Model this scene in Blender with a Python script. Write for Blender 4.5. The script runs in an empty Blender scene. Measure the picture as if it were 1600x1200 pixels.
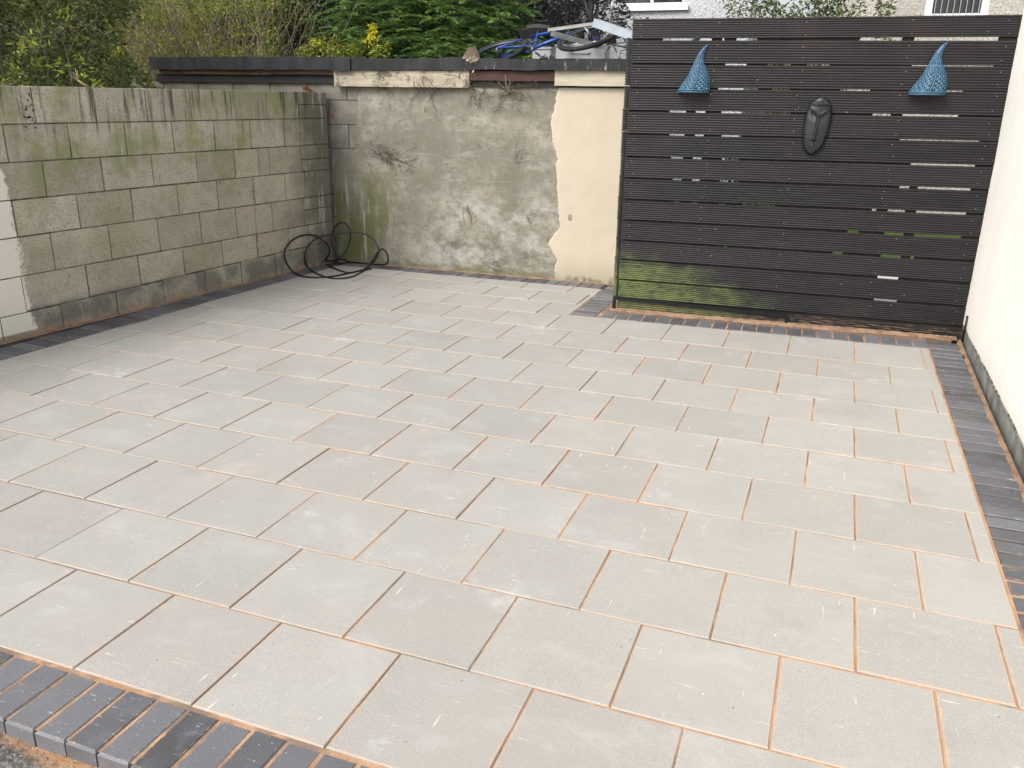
import bpy, math, random
from mathutils import Vector, Matrix, noise as mnoise
import numpy as np
S = bpy.context.scene
COL = S.collection
rnd = random.Random(7)
PI = math.pi

# ------------------------------------------------------------------ camera
def cam_axes(a, b, c):
    ca, sa, cb, sb = math.cos(a), math.sin(a), math.cos(b), math.sin(b)
    fwd = Vector((sb*ca, cb*ca, -sa)); right = Vector((cb, -sb, 0)); up = right.cross(fwd)
    cc, sc = math.cos(c), math.sin(c)
    return cc*right+sc*up, -sc*right+cc*up, fwd
R_, U_, F_ = cam_axes(0.32634, -0.35673, 0.01548)
cd = bpy.data.cameras.new('camera'); cam = bpy.data.objects.new('camera', cd); COL.objects.link(cam)
cd.sensor_width = 36; cd.lens = 1316.25/1600*36; cd.clip_start = .05; cd.clip_end = 400
CAM = Vector((-.2555, -1.5502, 1.6813))
mw = Matrix((R_, U_, -F_)).transposed().to_4x4(); mw.translation = CAM
cam.matrix_world = mw
S.camera = cam

# ------------------------------------------------------------------ light
SUN_EL, SUN_AZ = 42, 212      # azimuth of the sun, degrees clockwise from +y
w = bpy.data.worlds.new('World'); S.world = w; w.use_nodes = True
wn = w.node_tree; bg = wn.nodes['Background']
sky = wn.nodes.new('ShaderNodeTexSky'); sky.sky_type = 'NISHITA'; sky.sun_disc = False
sky.sun_elevation = math.radians(SUN_EL); sky.sun_rotation = math.radians(SUN_AZ)
sky.dust_density = 4; sky.air_density = 1.0; sky.ozone_density = 1
hs = wn.nodes.new('ShaderNodeHueSaturation'); hs.inputs['Saturation'].default_value = .3
wn.links.new(sky.outputs[0], hs.inputs['Color']); wn.links.new(hs.outputs[0], bg.inputs[0])
bg.inputs[1].default_value = .15
sd = bpy.data.lights.new('sun', 'SUN'); sun = bpy.data.objects.new('sun', sd); COL.objects.link(sun)
sd.energy = 1.4; sd.angle = math.radians(28); sd.color = (1, .95, .88)
az, el = math.radians(SUN_AZ), math.radians(SUN_EL)
sdir = Vector((math.sin(az)*math.cos(el), math.cos(az)*math.cos(el), math.sin(el)))
sun.rotation_euler = sdir.to_track_quat('Z', 'Y').to_euler()
S.view_settings.view_transform = 'Standard'; S.view_settings.look = 'None'
S.view_settings.gamma = 1; S.view_settings.use_curve_mapping = False
S.view_settings.exposure = 0.68

# ------------------------------------------------------------------ helpers
def tag(o, label=None, cat=None, group=None, kind=None):
    if label: o['label'] = label
    if cat: o['category'] = cat
    if group: o['group'] = group
    if kind: o['kind'] = kind
    return o
def link(o, parent=None):
    COL.objects.link(o)
    if parent is not None: o.parent = parent
    return o
def empty(name, M=None, **k):
    o = bpy.data.objects.new(name, None); o.empty_display_size = .1
    if M is not None: o.matrix_world = M
    COL.objects.link(o); tag(o, **k); return o
class MB:
    def __init__(s): s.v = []; s.f = []; s.m = []
    def add(s, vs, fs, mi=0):
        b = len(s.v); s.v.extend([tuple(v) for v in vs]); s.f.extend([tuple(i+b for i in f) for f in fs]); s.m.extend([mi]*len(fs)); return s
    def box(s, a, b, mi=0, M=None):
        x0, y0, z0 = a; x1, y1, z1 = b
        vs = [Vector(p) for p in ((x0,y0,z0),(x1,y0,z0),(x1,y1,z0),(x0,y1,z0),(x0,y0,z1),(x1,y0,z1),(x1,y1,z1),(x0,y1,z1))]
        if M is not None: vs = [M @ v for v in vs]
        return s.add(vs, [(0,3,2,1),(4,5,6,7),(0,1,5,4),(1,2,6,5),(2,3,7,6),(3,0,4,7)], mi)
    def tube(s, pts, r, n=6, caps=True, mi=0, closed=False):
        pts = [Vector(p) for p in pts]; k = len(pts)
        rr = r if hasattr(r, '__len__') else [r]*k
        vs = []; up = None
        for i, p in enumerate(pts):
            if closed: t = pts[(i+1) % k]-pts[i-1]
            else: t = pts[min(i+1, k-1)]-pts[max(i-1, 0)]
            if t.length < 1e-9: t = Vector((0, 0, 1))
            t.normalize()
            if up is None:
                up = Vector((0, 0, 1)) if abs(t.z) < .9 else Vector((1, 0, 0))
            a = (up - t*up.dot(t))
            if a.length < 1e-6: a = t.orthogonal()
            a.normalize(); up = a; b = t.cross(a)
            for j in range(n):
                q = 2*PI*j/n; vs.append(p+rr[i]*(math.cos(q)*a+math.sin(q)*b))
        fs = []
        for i in range(k if closed else k-1):
            i2 = (i+1) % k
            for j in range(n):
                fs.append((i*n+j, i*n+(j+1) % n, i2*n+(j+1) % n, i2*n+j))
        if caps and not closed: fs += [tuple(range(n-1, -1, -1)), tuple((k-1)*n+j for j in range(n))]
        return s.add(vs, fs, mi)
    def mesh(s, name, mats, smooth=False):
        me = bpy.data.meshes.new(name); me.from_pydata(s.v, [], s.f)
        for m in (mats if isinstance(mats, (list, tuple)) else [mats]): me.materials.append(m)
        if len(set(s.m)) > 1: me.polygons.foreach_set('material_index', s.m)
        if smooth: me.polygons.foreach_set('use_smooth', [True]*len(s.f))
        me.update(); return me
    def build(s, name, mats, parent=None, smooth=False, M=None, **k):
        o = bpy.data.objects.new(name, s.mesh(name, mats, smooth)); link(o, parent)
        if M is not None: o.matrix_local = M
        tag(o, **k); return o
def spline(pts, n=8, closed=False):
    P = [Vector(p) for p in pts]; out = []; k = len(P)
    for i in range(k if closed else k-1):
        if closed: a, b, c, d = P[i-1], P[i], P[(i+1) % k], P[(i+2) % k]
        else: a, b, c, d = P[max(i-1, 0)], P[i], P[i+1], P[min(i+2, k-1)]
        for j in range(n):
            t = j/n
            out.append(.5*((2*b)+(c-a)*t+(2*a-5*b+4*c-d)*t*t+(3*b-a-3*c+d)*t**3))
    if not closed: out.append(P[-1])
    return out
def fr(A, B, z=0):            # frame: x along A->B, z up, y away to the left of it
    A = Vector((A[0], A[1], z)); B = Vector((B[0], B[1], z)); d = (B-A).normalized()
    y = Vector((-d.y, d.x, 0)); M = Matrix((d, y, Vector((0, 0, 1)))).transposed().to_4x4(); M.translation = A
    return M

# ------------------------------------------------------------------ materials
class Mat:
    def __init__(s, name, rough=.8, col=(.5,.5,.5), spec=.3, metal=0):
        s.m = bpy.data.materials.new(name); s.m.use_nodes = True; s.t = s.m.node_tree
        s.b = s.t.nodes['Principled BSDF']
        s.b.inputs['Roughness'].default_value = rough; s.b.inputs['Base Color'].default_value = (*col, 1)
        s.b.inputs['Specular IOR Level'].default_value = spec; s.b.inputs['Metallic'].default_value = metal
        s._geo = s._tc = s._oi = None
    def N(s, t, **k):
        n = s.t.nodes.new(t)
        for a, v in k.items(): setattr(n, a, v)
        return n
    def L(s, a, b): s.t.links.new(a, b)
    def put(s, sock, v):
        if isinstance(v, bpy.types.NodeSocket): s.L(v, sock)
        elif isinstance(v, (tuple, list)) and len(v) == 3 and sock.type == 'RGBA': sock.default_value = (*v, 1)
        else: sock.default_value = v
    def pos(s):
        if not s._geo: s._geo = s.N('ShaderNodeNewGeometry')
        return s._geo.outputs['Position']
    def obj(s, o=None):
        n = s.N('ShaderNodeTexCoord')
        if o is not None: n.object = o
        return n.outputs['Object']
    def rand(s):
        if not s._oi: s._oi = s.N('ShaderNodeObjectInfo')
        return s._oi.outputs['Random']
    def attr(s, name): return s.N('ShaderNodeAttribute', attribute_name=name).outputs['Fac']
    def mapv(s, v, scale=(1,1,1), loc=(0,0,0), rot=(0,0,0)):
        n = s.N('ShaderNodeMapping'); s.L(v, n.inputs[0]); n.inputs['Scale'].default_value = scale; n.inputs['Location'].default_value = loc
        n.inputs['Rotation'].default_value = rot
        return n.outputs[0]
    def noise(s, v, scale=5, detail=4, rough=.55, dist=0):
        n = s.N('ShaderNodeTexNoise'); s.L(v, n.inputs['Vector']); n.inputs['Scale'].default_value = scale
        n.inputs['Detail'].default_value = detail; n.inputs['Roughness'].default_value = rough; n.inputs['Distortion'].default_value = dist
        return n.outputs['Fac']
    def voro(s, v, scale=5, out='Distance', feature='F1'):
        n = s.N('ShaderNodeTexVoronoi', feature=feature); s.L(v, n.inputs['Vector']); n.inputs['Scale'].default_value = scale
        return n.outputs[out]
    def step(s, x, a, b, lo=0., hi=1.):
        n = s.N('ShaderNodeMapRange', interpolation_type='SMOOTHSTEP')
        if a > b: a, b, lo, hi = b, a, hi, lo
        s.put(n.inputs['Value'], x); n.inputs['From Min'].default_value = a; n.inputs['From Max'].default_value = b
        n.inputs['To Min'].default_value = lo; n.inputs['To Max'].default_value = hi
        return n.outputs['Result']
    def math(s, op, a, b=0., c=None):
        n = s.N('ShaderNodeMath', operation=op); s.put(n.inputs[0], a); s.put(n.inputs[1], b)
        if c is not None: s.put(n.inputs[2], c)
        return n.outputs[0]
    def mul(s, *a):
        r = a[0]
        for x in a[1:]: r = s.math('MULTIPLY', r, x)
        return r
    def add(s, a, b): return s.math('ADD', a, b)
    def mix(s, f, a, b):
        n = s.N('ShaderNodeMix', data_type='RGBA'); s.put(n.inputs[0], f); s.put(n.inputs[6], a); s.put(n.inputs[7], b)
        return n.outputs[2]
    def scale(s, c, f):      # colour times a value
        n = s.N('ShaderNodeMix', data_type='RGBA', blend_type='MULTIPLY'); n.inputs[0].default_value = 1
        s.put(n.inputs[6], c); s.put(n.inputs[7], f); return n.outputs[2]
    def xyz(s, v):
        n = s.N('ShaderNodeSeparateXYZ'); s.L(v, n.inputs[0]); return n.outputs
    def color(s, c): s.put(s.b.inputs['Base Color'], c); return s
    def rough(s, v): s.put(s.b.inputs['Roughness'], v); return s
    def bump(s, h, strength=.3, dist=.01):
        n = s.N('ShaderNodeBump'); n.inputs['Strength'].default_value = strength; n.inputs['Distance'].default_value = dist
        s.L(h, n.inputs['Height']); s.L(n.outputs[0], s.b.inputs['Normal']); return s
    def randpos(s, k=7.):    # world position shifted by the object's random number
        n = s.N('ShaderNodeVectorMath', operation='ADD'); s.L(s.pos(), n.inputs[0])
        c = s.N('ShaderNodeCombineXYZ'); s.L(s.math('MULTIPLY', s.rand(), k*13.7), c.inputs[0]); s.L(s.math('MULTIPLY', s.rand(), k*5.1), c.inputs[2])
        s.L(c.outputs[0], n.inputs[1]); return n.outputs[0]

def m_slab():
    m = Mat('slab_concrete', .72, spec=.35); p = m.pos(); q = m.randpos()
    c = m.mix(m.rand(), (.345,.332,.307), (.392,.379,.352))
    c = m.mix(m.step(m.noise(q, 3.2, 5, .65), .35, .75, 0, .4), c, (.315,.305,.283))
    c = m.mix(m.mul(m.step(m.noise(p, 1.1, 2), .45, .7), .35), c, (.385,.345,.315))
    c = m.mix(m.step(m.noise(p, 330, 2), .56, .70, 0, .6), c, (.19,.185,.175))
    c = m.mix(m.step(m.noise(m.mapv(p, (1,1,1), (3,1,0)), 230, 2), .60, .70, 0, .6), c, (.60,.585,.55))
    # chips and pale specks, drag marks, lime bloom
    c = m.mix(m.step(m.math('SUBTRACT', m.voro(q, 30), m.mul(m.step(m.noise(q, 9, 3), .5, .8), .17)), .0, -.05, 0, .7), c, (.82,.80,.76))
    c = m.mix(m.mul(m.step(m.voro(m.mapv(q, (1,1,1), (5,2,0)), 17), .07, .045), m.step(m.noise(p, 9, 2), .5, .6), .7), c, (.08,.075,.07))
    s1 = m.step(m.noise(m.mapv(q, (3, 46, 1), rot=(0,0,.7)), 2.6, 3, .6, .5), .68, .72)
    s2 = m.step(m.noise(m.mapv(q, (44, 3, 1), (4,2,0), (0,0,.35)), 2.2, 3, .6, .5), .69, .73)
    c = m.mix(m.mul(m.math('MAXIMUM', s1, s2), m.step(m.noise(q, 4, 2), .42, .52), .75), c, (.70,.69,.65))
    c = m.mix(m.mul(m.step(m.noise(p, 1.9, 4, .6), .62, .70), m.step(m.noise(q, 17, 5, .7), .42, .6), .4), c, (.60,.595,.58))
    c = m.mix(m.mul(m.step(m.noise(m.mapv(p, (1,1.6,1), (2,5,0), (0,0,.5)), 2.4, 6, .72, .4), .50, .72), .34), c, (.50,.49,.475))
    c = m.mix(m.mul(m.step(m.noise(m.mapv(p, (1,1,1), (12,5,0)), 1.7, 5, .65), .55, .75), .30), c, (.235,.225,.21))
    # jointing sand left along the edges and in a few smears
    e = m.attr('edge'); n = m.noise(p, 34, 4, .7)
    ef = m.step(m.add(m.add(m.mul(e, .60), n), m.mul(m.noise(p, 5, 3), .18)), .96, 1.12)
    big = m.step(m.noise(m.mapv(p, (1,1,1), (9,3,0)), .9, 2), .38, .62, .25, 1)
    c = m.mix(m.mul(ef, big, .8), c, (.56,.36,.225))
    c = m.mix(m.mul(m.step(m.noise(p, 3.1, 5, .7), .58, .78), .38), c, (.56,.40,.29))
    m.color(c)
    m.rough(m.step(m.noise(q, 5, 3), .3, .7, .62, .82))
    h = m.add(m.mul(m.noise(p, 210, 3), .6), m.mul(m.noise(p, 28, 4), .5))
    m.bump(h, .35, .003); return m.m
def m_brick():
    m = Mat('charcoal_block', .6, spec=.4); p = m.pos(); q = m.randpos()
    c = m.mix(m.rand(), (.070,.070,.075), (.155,.157,.168))
    c = m.mix(m.step(m.noise(q, 12, 5, .7), .42, .68, 0, .35), c, (.17,.175,.20))
    c = m.mix(m.step(m.noise(q, 5, 4, .6), .60, .75, 0, .35), c, (.27,.28,.31))
    c = m.mix(m.step(m.noise(p, 300, 2), .6, .7, 0, .5), c, (.03,.03,.035))
    c = m.mix(m.step(m.voro(q, 34), .075, .05, 0, .8), c, (.62,.60,.58))
    c = m.mix(m.mul(m.step(m.noise(m.mapv(q, (4,30,1)), 3, 3), .66, .72), .6), c, (.5,.48,.46))
    e = m.attr('edge'); n = m.noise(p, 40, 4, .7)
    c = m.mix(m.mul(m.step(m.add(m.mul(e, .5), n), .90, 1.04), m.step(m.noise(p, 1.3, 2), .35, .6), .7), c, (.50,.32,.20))
    c = m.mix(m.mul(m.step(m.noise(p, 5, 5, .7), .60, .75), .35), c, (.30,.225,.18))
    m.color(c); m.rough(m.step(m.noise(q, 6, 3), .3, .7, .45, .75))
    m.bump(m.add(m.noise(p, 180, 3), m.mul(m.noise(p, 20, 3), .7)), .45, .004); return m.m
def m_sand():
    m = Mat('orange_jointing_sand', .95, spec=.1); p = m.pos()
    c = m.mix(m.step(m.noise(p, 6, 4), .35, .65), (.44,.255,.15), (.56,.36,.225))
    c = m.mix(m.step(m.noise(p, 240, 3), .5, .7, 0, .6), c, (.30,.17,.10))
    x = m.xyz(p)[0]
    g = m.step(m.add(m.noise(p, 2.6, 4, .7), m.mul(x, -.035)), .50, .62)
    c = m.mix(m.mul(g, .8), c, (.205,.165,.13))
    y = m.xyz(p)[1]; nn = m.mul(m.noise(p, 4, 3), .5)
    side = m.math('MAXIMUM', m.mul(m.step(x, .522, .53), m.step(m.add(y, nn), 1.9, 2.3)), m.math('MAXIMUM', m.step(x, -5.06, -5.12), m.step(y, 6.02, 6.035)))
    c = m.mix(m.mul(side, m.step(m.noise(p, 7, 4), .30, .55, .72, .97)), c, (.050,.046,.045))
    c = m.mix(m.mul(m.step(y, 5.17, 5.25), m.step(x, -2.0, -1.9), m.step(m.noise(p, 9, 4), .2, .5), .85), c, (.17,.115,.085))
    m.color(c); m.bump(m.noise(p, 160, 4, .7), .8, .006); return m.m
def m_ground():
    m = Mat('sandy_subbase', .95, spec=.1); p = m.pos(); x = m.xyz(p)
    c = m.mix(m.step(m.noise(p, 12, 5, .7), .35, .65), (.40,.225,.125), (.52,.33,.20))
    c = m.mix(m.step(m.noise(p, 90, 3), .6, .68, 0, .8), c, (.13,.075,.045))
    far = m.step(m.add(m.add(m.mul(x[1], -1.), m.mul(x[0], -.12)), m.mul(m.noise(p, 14, 4), .10)), .53, .60)
    g = m.mix(m.step(m.noise(p, 60, 4, .7), .4, .65), (.10,.10,.095), (.27,.265,.24))
    c = m.mix(far, c, g); m.color(c)
    m.bump(m.noise(p, 70, 5, .7), 1, .015); return m.m
def m_soil():
    m = Mat('garden_soil', .95, spec=.1); p = m.pos()
    c = m.mix(m.step(m.noise(p, 3, 6, .7), .35, .65), (.055,.04,.028), (.13,.10,.07))
    m.color(c); m.bump(m.noise(p, 22, 5, .7), .8, .03); return m.m
def m_lawn():
    m = Mat('lawn', .9, spec=.2); p = m.pos()
    c = m.mix(m.step(m.noise(p, 1.2, 4), .35, .65), (.075,.14,.02), (.14,.22,.035))
    c = m.mix(m.step(m.noise(p, 90, 3), .45, .7), c, (.05,.09,.015))
    m.color(c); m.bump(m.noise(p, 120, 3), 1, .03); return m.m
def m_block(fr_obj):
    m = Mat('weathered_concrete_block', .9, spec=.2); p = m.obj(fr_obj); q = m.randpos(3); P = m.xyz(p)
    s_, z = P[0], P[2]
    c = m.mix(m.rand(), (.42,.37,.285), (.66,.60,.48))
    c = m.mix(m.step(m.noise(q, 5, 6, .75), .38, .62, 0, .8), c, (.50,.46,.365))
    c = m.mix(m.step(m.noise(p, 70, 5, .75), .50, .62, 0, .6), c, (.15,.138,.105))
    c = m.mix(m.step(m.noise(m.mapv(p, (1,1,1), (9,4,1)), 14, 6, .78), .54, .68, 0, .6), c, (.17,.16,.125))
    c = m.mix(m.step(m.noise(m.mapv(p, (1,1,1), (4,4,1)), 60, 3), .60, .72, 0, .6), c, (.46,.43,.36))
    c = m.mix(m.mul(m.step(m.voro(p, 34), .17, .08), m.step(m.noise(p, 20, 3), .45, .55), .85), c, (.05,.046,.036))
    # green algae in the upper courses and low down
    al = m.step(m.noise(p, 2.1, 4, .6), .49, .66)
    c = m.mix(m.step(m.noise(p, 2.3, 6, .75), .44, .66, 0, .45), c, (.27,.255,.195))
    c = m.mix(m.step(m.noise(m.mapv(p,(1,1,1),(8,8,2)), 6, 6, .75), .55, .68, 0, .45), c, (.60,.57,.47))
    c = m.mix(m.mul(al, m.step(z, .75, 1.1), .60), c, (.24,.27,.085))
    c = m.mix(m.mul(m.step(m.noise(m.mapv(p, (1,1,1), (2,0,5)), 1.3, 4), .45, .68), .35), c, (.23,.235,.105))
    # rain streaks running down from the top of the wall
    st = m.noise(m.mapv(p, (11, 1, .9)), 1.6, 5, .6)
    c = m.mix(m.mul(m.step(st, .50, .66), m.step(m.add(z, m.mul(m.noise(p, 3), .5)), 1.45, 1.85), .85), c, (.055,.052,.042))
    st2 = m.noise(m.mapv(p, (8, 1, .8), (3,1,2)), 2.2, 5, .6)
    c = m.mix(m.mul(m.step(st2, .56, .66), m.step(z, 1.05, 1.3), m.step(z, 1.66, 1.5), .55), c, (.52,.51,.46))
    # dark end beside the corner
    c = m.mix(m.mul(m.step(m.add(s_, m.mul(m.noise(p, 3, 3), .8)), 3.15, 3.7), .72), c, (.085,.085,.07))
    c = m.mix(m.mul(m.step(st2, .58, .63), m.step(s_, 2.8, 3.1), .6), c, (.50,.51,.47))
    # darker grey bottom course
    c = m.mix(m.mul(m.step(z, .24, .17), m.step(m.noise(p, 5, 4), .3, .6), .68), c, (.125,.125,.112))
    c = m.mix(m.mul(m.step(z, .2, .12), m.step(m.noise(m.mapv(p, (9,1,1.5)), 2, 4), .58, .70), .5), c, (.45,.45,.43))
    c = m.mix(m.mul(m.step(z, .075, .02), m.step(m.noise(p, 9, 4), .35, .6), .7), c, (.44,.29,.19))
    # rust run
    ru = m.step(m.math('ABSOLUTE', m.math('SUBTRACT', m.add(s_, m.mul(m.noise(p, 7, 3), .05)), 2.40)), .012, .003)
    c = m.mix(m.mul(ru, m.step(z, .95, .85), m.step(z, .18, .3), m.step(m.noise(p, 16, 3), .38, .55), .7), c, (.30,.09,.035))
    # flakes of black paint
    bl = m.mul(m.step(m.math('ABSOLUTE', m.math('SUBTRACT', s_, .30)), .085, .03), m.step(z, 1.36, 1.45), m.step(z, 1.71, 1.66))
    c = m.mix(m.step(m.add(m.mul(bl, .26), m.noise(p, 30, 4, .7)), .80, .84), c, (.012,.012,.014))
    # cream masonry paint at the near end
    e = m.add(s_, m.mul(m.math('SUBTRACT', m.noise(p, 7, 3, .6), .5), .16))
    e = m.add(e, m.mul(m.math('SUBTRACT', m.noise(p, 75, 4, .8), .5), .13))
    e = m.add(e, m.mul(z, .05))
    pt = m.mul(m.step(e, .10, .08), m.step(m.add(z, m.mul(m.noise(p, 25, 4, .7), .12)), 1.46, 1.40), m.step(z, .03, .05))
    pt = m.mul(pt, m.step(m.voro(p, 60), .03, .06))
    c = m.mix(pt, c, (.88,.83,.73))
    m.color(c)
    h = m.add(m.mul(m.noise(p, 60, 5, .75), 1.), m.mul(m.step(m.voro(p, 42), .12, .04), -.6))
    m.bump(h, .75, .008); return m.m
def m_mortar(base=(.20,.19,.16)):
    m = Mat('mortar', .95, spec=.1); p = m.pos()
    c = m.mix(m.step(m.noise(p, 9, 5, .7), .35, .65), tuple(.4*x for x in base), base)
    m.color(c); m.bump(m.noise(p, 90, 4), .6, .005); return m.m
def m_render(fo):
    m = Mat('old_grey_render', .88, spec=.22); p = m.obj(fo); P = m.xyz(p); s_, z = P[0], P[2]
    c = m.mix(m.step(m.noise(p, 1.3, 6, .68), .38, .62), (.20,.185,.15), (.34,.315,.265))
    c = m.mix(m.step(m.noise(p, 6, 7, .75), .40, .62, 0, .8), c, (.19,.178,.14))
    c = m.mix(m.step(m.noise(m.mapv(p,(1,1,1),(3,3,3)), 22, 5, .75), .54, .64, 0, .6), c, (.11,.10,.08))
    c = m.mix(m.step(m.noise(m.mapv(p,(1,1,2.2),(6,3,1)), 3.4, 6, .75), .52, .68, 0, .45), c, (.42,.405,.36))
    c = m.mix(m.step(m.noise(m.mapv(p,(1,1,1),(16,3,1)), 2.2, 6, .72), .50, .68, 0, .5), c, (.145,.145,.095))
    c = m.mix(m.step(m.noise(p, 120, 3), .55, .7, 0, .35), c, (.12,.11,.10))
    # ghost of the block joints underneath
    c = m.mix(m.mul(m.step(m.math('ABSOLUTE', m.math('SUBTRACT', m.math('FRACT', m.math('DIVIDE', m.add(z, m.mul(m.noise(p,3),.05)), .235)), .5)), .44, .5), m.step(m.noise(p, 2.5, 3), .42, .62), .22), c, (.41,.395,.365))
    # pale lime bloom lower right
    bl = m.mul(m.step(m.noise(m.mapv(p, (1,1,1.6), (1,0,3)), 2.6, 7, .74, .15), .46, .62), m.step(z, 1.05, .55), m.step(s_, .8, 1.5))
    c = m.mix(m.mul(bl, .55), c, (.50,.485,.455))
    dk = m.mul(m.step(m.noise(m.mapv(p, (1,1,1.3), (7,0,2)), 3.1, 5, .65, .4), .50, .66), m.step(z, .62, .3), m.step(s_, .4, .9))
    c = m.mix(m.mul(dk, .7), c, (.105,.098,.072))
    c = m.mix(m.mul(m.step(m.add(s_, m.mul(m.noise(p, 2.6, 4, .7), .35)), .62, .38), .45), c, (.14,.135,.11))
    # green algae and runs near the corner
    gz = m.mul(m.step(m.add(s_, m.mul(m.noise(p, 2.2, 4), .6)), 1.15, .65), m.step(m.add(z, m.mul(m.noise(p, 2, 3), .4)), 1.35, .8))
    c = m.mix(m.mul(gz, m.step(m.noise(m.mapv(p, (4,1,1)), 1.9, 4), .34, .56), .85), c, (.115,.125,.042))
    c = m.mix(m.mul(gz, m.step(m.noise(m.mapv(p, (9,1,1.1), (1,2,4)), 1.7, 4), .58, .66), .6), c, (.40,.41,.36))
    c = m.mix(m.mul(m.step(z, .09, .03), m.step(m.noise(p, 8, 4), .35, .55), .75), c, (.16,.15,.08))
    # scratches and old root marks
    c = m.mix(m.mul(m.step(m.noise(m.mapv(p, (5,1,2), rot=(0,.8,0)), 5, 5, .8, 1.5), .70, .73), .75), c, (.06,.05,.04))
    m.color(c); m.bump(m.add(m.noise(p, 9, 6, .7), m.mul(m.noise(p, 70, 3), .35)), .6, .014); return m.m
def m_paint(fo, base=(.72,.60,.42), name='cream_masonry_paint', dirt=.35, scratch=True, low=.10):
    m = Mat(name, .75, spec=.3); p = m.obj(fo); z = m.xyz(p)[2]
    c = m.mix(m.step(m.noise(p, 1.6, 5, .6), .35, .7), base, tuple(x*.93 for x in base))
    c = m.mix(m.mul(m.step(m.add(z, m.mul(m.noise(p, 6, 4), .12)), low+.32, low), dirt), c, (.34,.31,.22))
    c = m.mix(m.mul(m.step(m.add(z, m.mul(m.noise(p, 9, 4, .7), .22)), low+.13, low+.05), m.step(m.noise(p, 13, 4), .38, .55), .8), c, (.075,.08,.045))
    if scratch: c = m.mix(m.mul(m.step(m.noise(m.mapv(p, (2,1,5), rot=(0,-.2,0)), 5, 5, .8, 1.2), .71, .74), .7), c, (.22,.16,.10))
    c = m.mix(m.mul(m.step(m.noise(m.mapv(p, (5,1,.7)), 1.3, 5, .65), .52, .72), .12), c, tuple(x*.75 for x in base))
    c = m.mix(m.mul(m.step(m.noise(m.mapv(p, (1,1,1), (5,5,5)), 40, 4, .75), .66, .72), .5), c, tuple(x*.45 for x in base))
    m.color(c); m.bump(m.add(m.noise(p, 5, 7, .72), m.mul(m.noise(p, 90, 2), .2)), .6, .014); return m.m
def m_simple(name, c1, c2=None, sc=6, rough=.6, spec=.4, bump=.2, bs=40, metal=0, stretch=None, dist=.004):
    m = Mat(name, rough, spec=spec, metal=metal); p = m.obj()
    v = m.mapv(p, stretch) if stretch else p
    c = m.mix(m.step(m.noise(v, sc, 5, .65), .32, .68), c1, c2 or tuple(x*.6 for x in c1))
    m.color(c)
    if bump: m.bump(m.noise(v, bs, 4), bump, dist)
    return m.m
def m_board(fo):
    m = Mat('stained_deck_board', .45, spec=.34); p = m.obj(fo); P = m.xyz(p); s_, z = P[0], P[2]; q = m.randpos(5)
    c = m.mix(m.rand(), (.011,.0105,.013), (.021,.018,.020))
    c = m.mix(m.step(m.noise(m.mapv(q, (1.5,1,18)), 3, 5, .65), .40, .68, 0, .5), c, (.036,.031,.032))
    c = m.mix(m.step(m.noise(m.mapv(q, (2,1,60)), 4, 4, .7), .62, .72, 0, .3), c, (.085,.08,.085))
    c = m.mix(m.step(m.noise(m.mapv(p, (1,1,1), (4,0,1)), 1.1, 4), .55, .72, 0, .4), c, (.05,.034,.030))
    # algae on the low left end
    g = m.add(m.add(m.mul(m.step(s_, 1.9, 0.), .44), m.mul(m.step(z, .75, .1), .50)), m.mul(m.noise(m.mapv(p, (1.5,1,3)), 2.4, 4), .55))
    gf = m.step(g, .84, 1.16)
    c = m.mix(m.mul(gf, m.step(m.noise(m.mapv(p, (3,1,9)), 4, 4), .25, .55), .9), c, (.125,.16,.05))
    c = m.mix(m.mul(m.step(z, .11, .02), m.step(m.noise(m.mapv(p, (4,1,20)), 3, 4), .45, .6), .7), c, (.17,.115,.075))
    c = m.mix(m.mul(m.step(m.voro(m.mapv(p, (1,0,1)), 9), .045, .03), .5), c, (.42,.40,.36))
    m.color(c); return m.m
def m_leaf(name, c1, c2, c3=None, rough=.5):
    m = Mat(name, rough, spec=.35); t = m.attr('tone')
    r = m.N('ShaderNodeValToRGB'); m.L(t, r.inputs[0]); r.color_ramp.elements[0].color = (*c1, 1); r.color_ramp.elements[1].color = (*c2, 1)
    if c3: e = r.color_ramp.elements.new(.93); e.color = (*c2, 1); r.color_ramp.elements[-1].color = (*c3, 1)
    m.color(r.outputs[0])
    tr = m.N('ShaderNodeBsdfTranslucent'); m.L(r.outputs[0], tr.inputs[0])
    mx = m.N('ShaderNodeMixShader'); mx.inputs[0].default_value = .3; m.L(m.b.outputs[0], mx.inputs[1]); m.L(tr.outputs[0], mx.inputs[2])
    m.L(mx.outputs[0], m.t.nodes['Material Output'].inputs[0]); return m.m
def m_felt():
    m = Mat('bitumen_felt', .6, spec=.35); p = m.pos()
    c = m.mix(m.step(m.noise(m.mapv(p, (3,1,1)), 3, 5), .35, .7), (.011,.012,.015), (.028,.029,.033))
    d = m.mul(m.step(m.noise(m.mapv(p, (12,1,3)), 1.8, 5, .7), .60, .68), m.step(m.xyz(p)[0], -4.4, -3.2), .6)
    c = m.mix(d, c, (.34,.34,.33)); m.color(c)
    m.bump(m.noise(p, 30, 4), .4, .01); return m.m
def m_dashing(name, base, shade):
    m = Mat(name, .92, spec=.2); p = m.pos()
    c = m.mix(m.step(m.noise(p, 26, 4, .7), .38, .62), shade, base)
    c = m.mix(m.step(m.noise(p, .8, 4), .4, .7, 0, .35), c, tuple(x*.75 for x in shade))
    m.color(c); m.bump(m.noise(p, 34, 4, .75), 1, .04); return m.m

SLAB = m_slab(); BRICK = m_brick(); SAND = m_sand()

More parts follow.
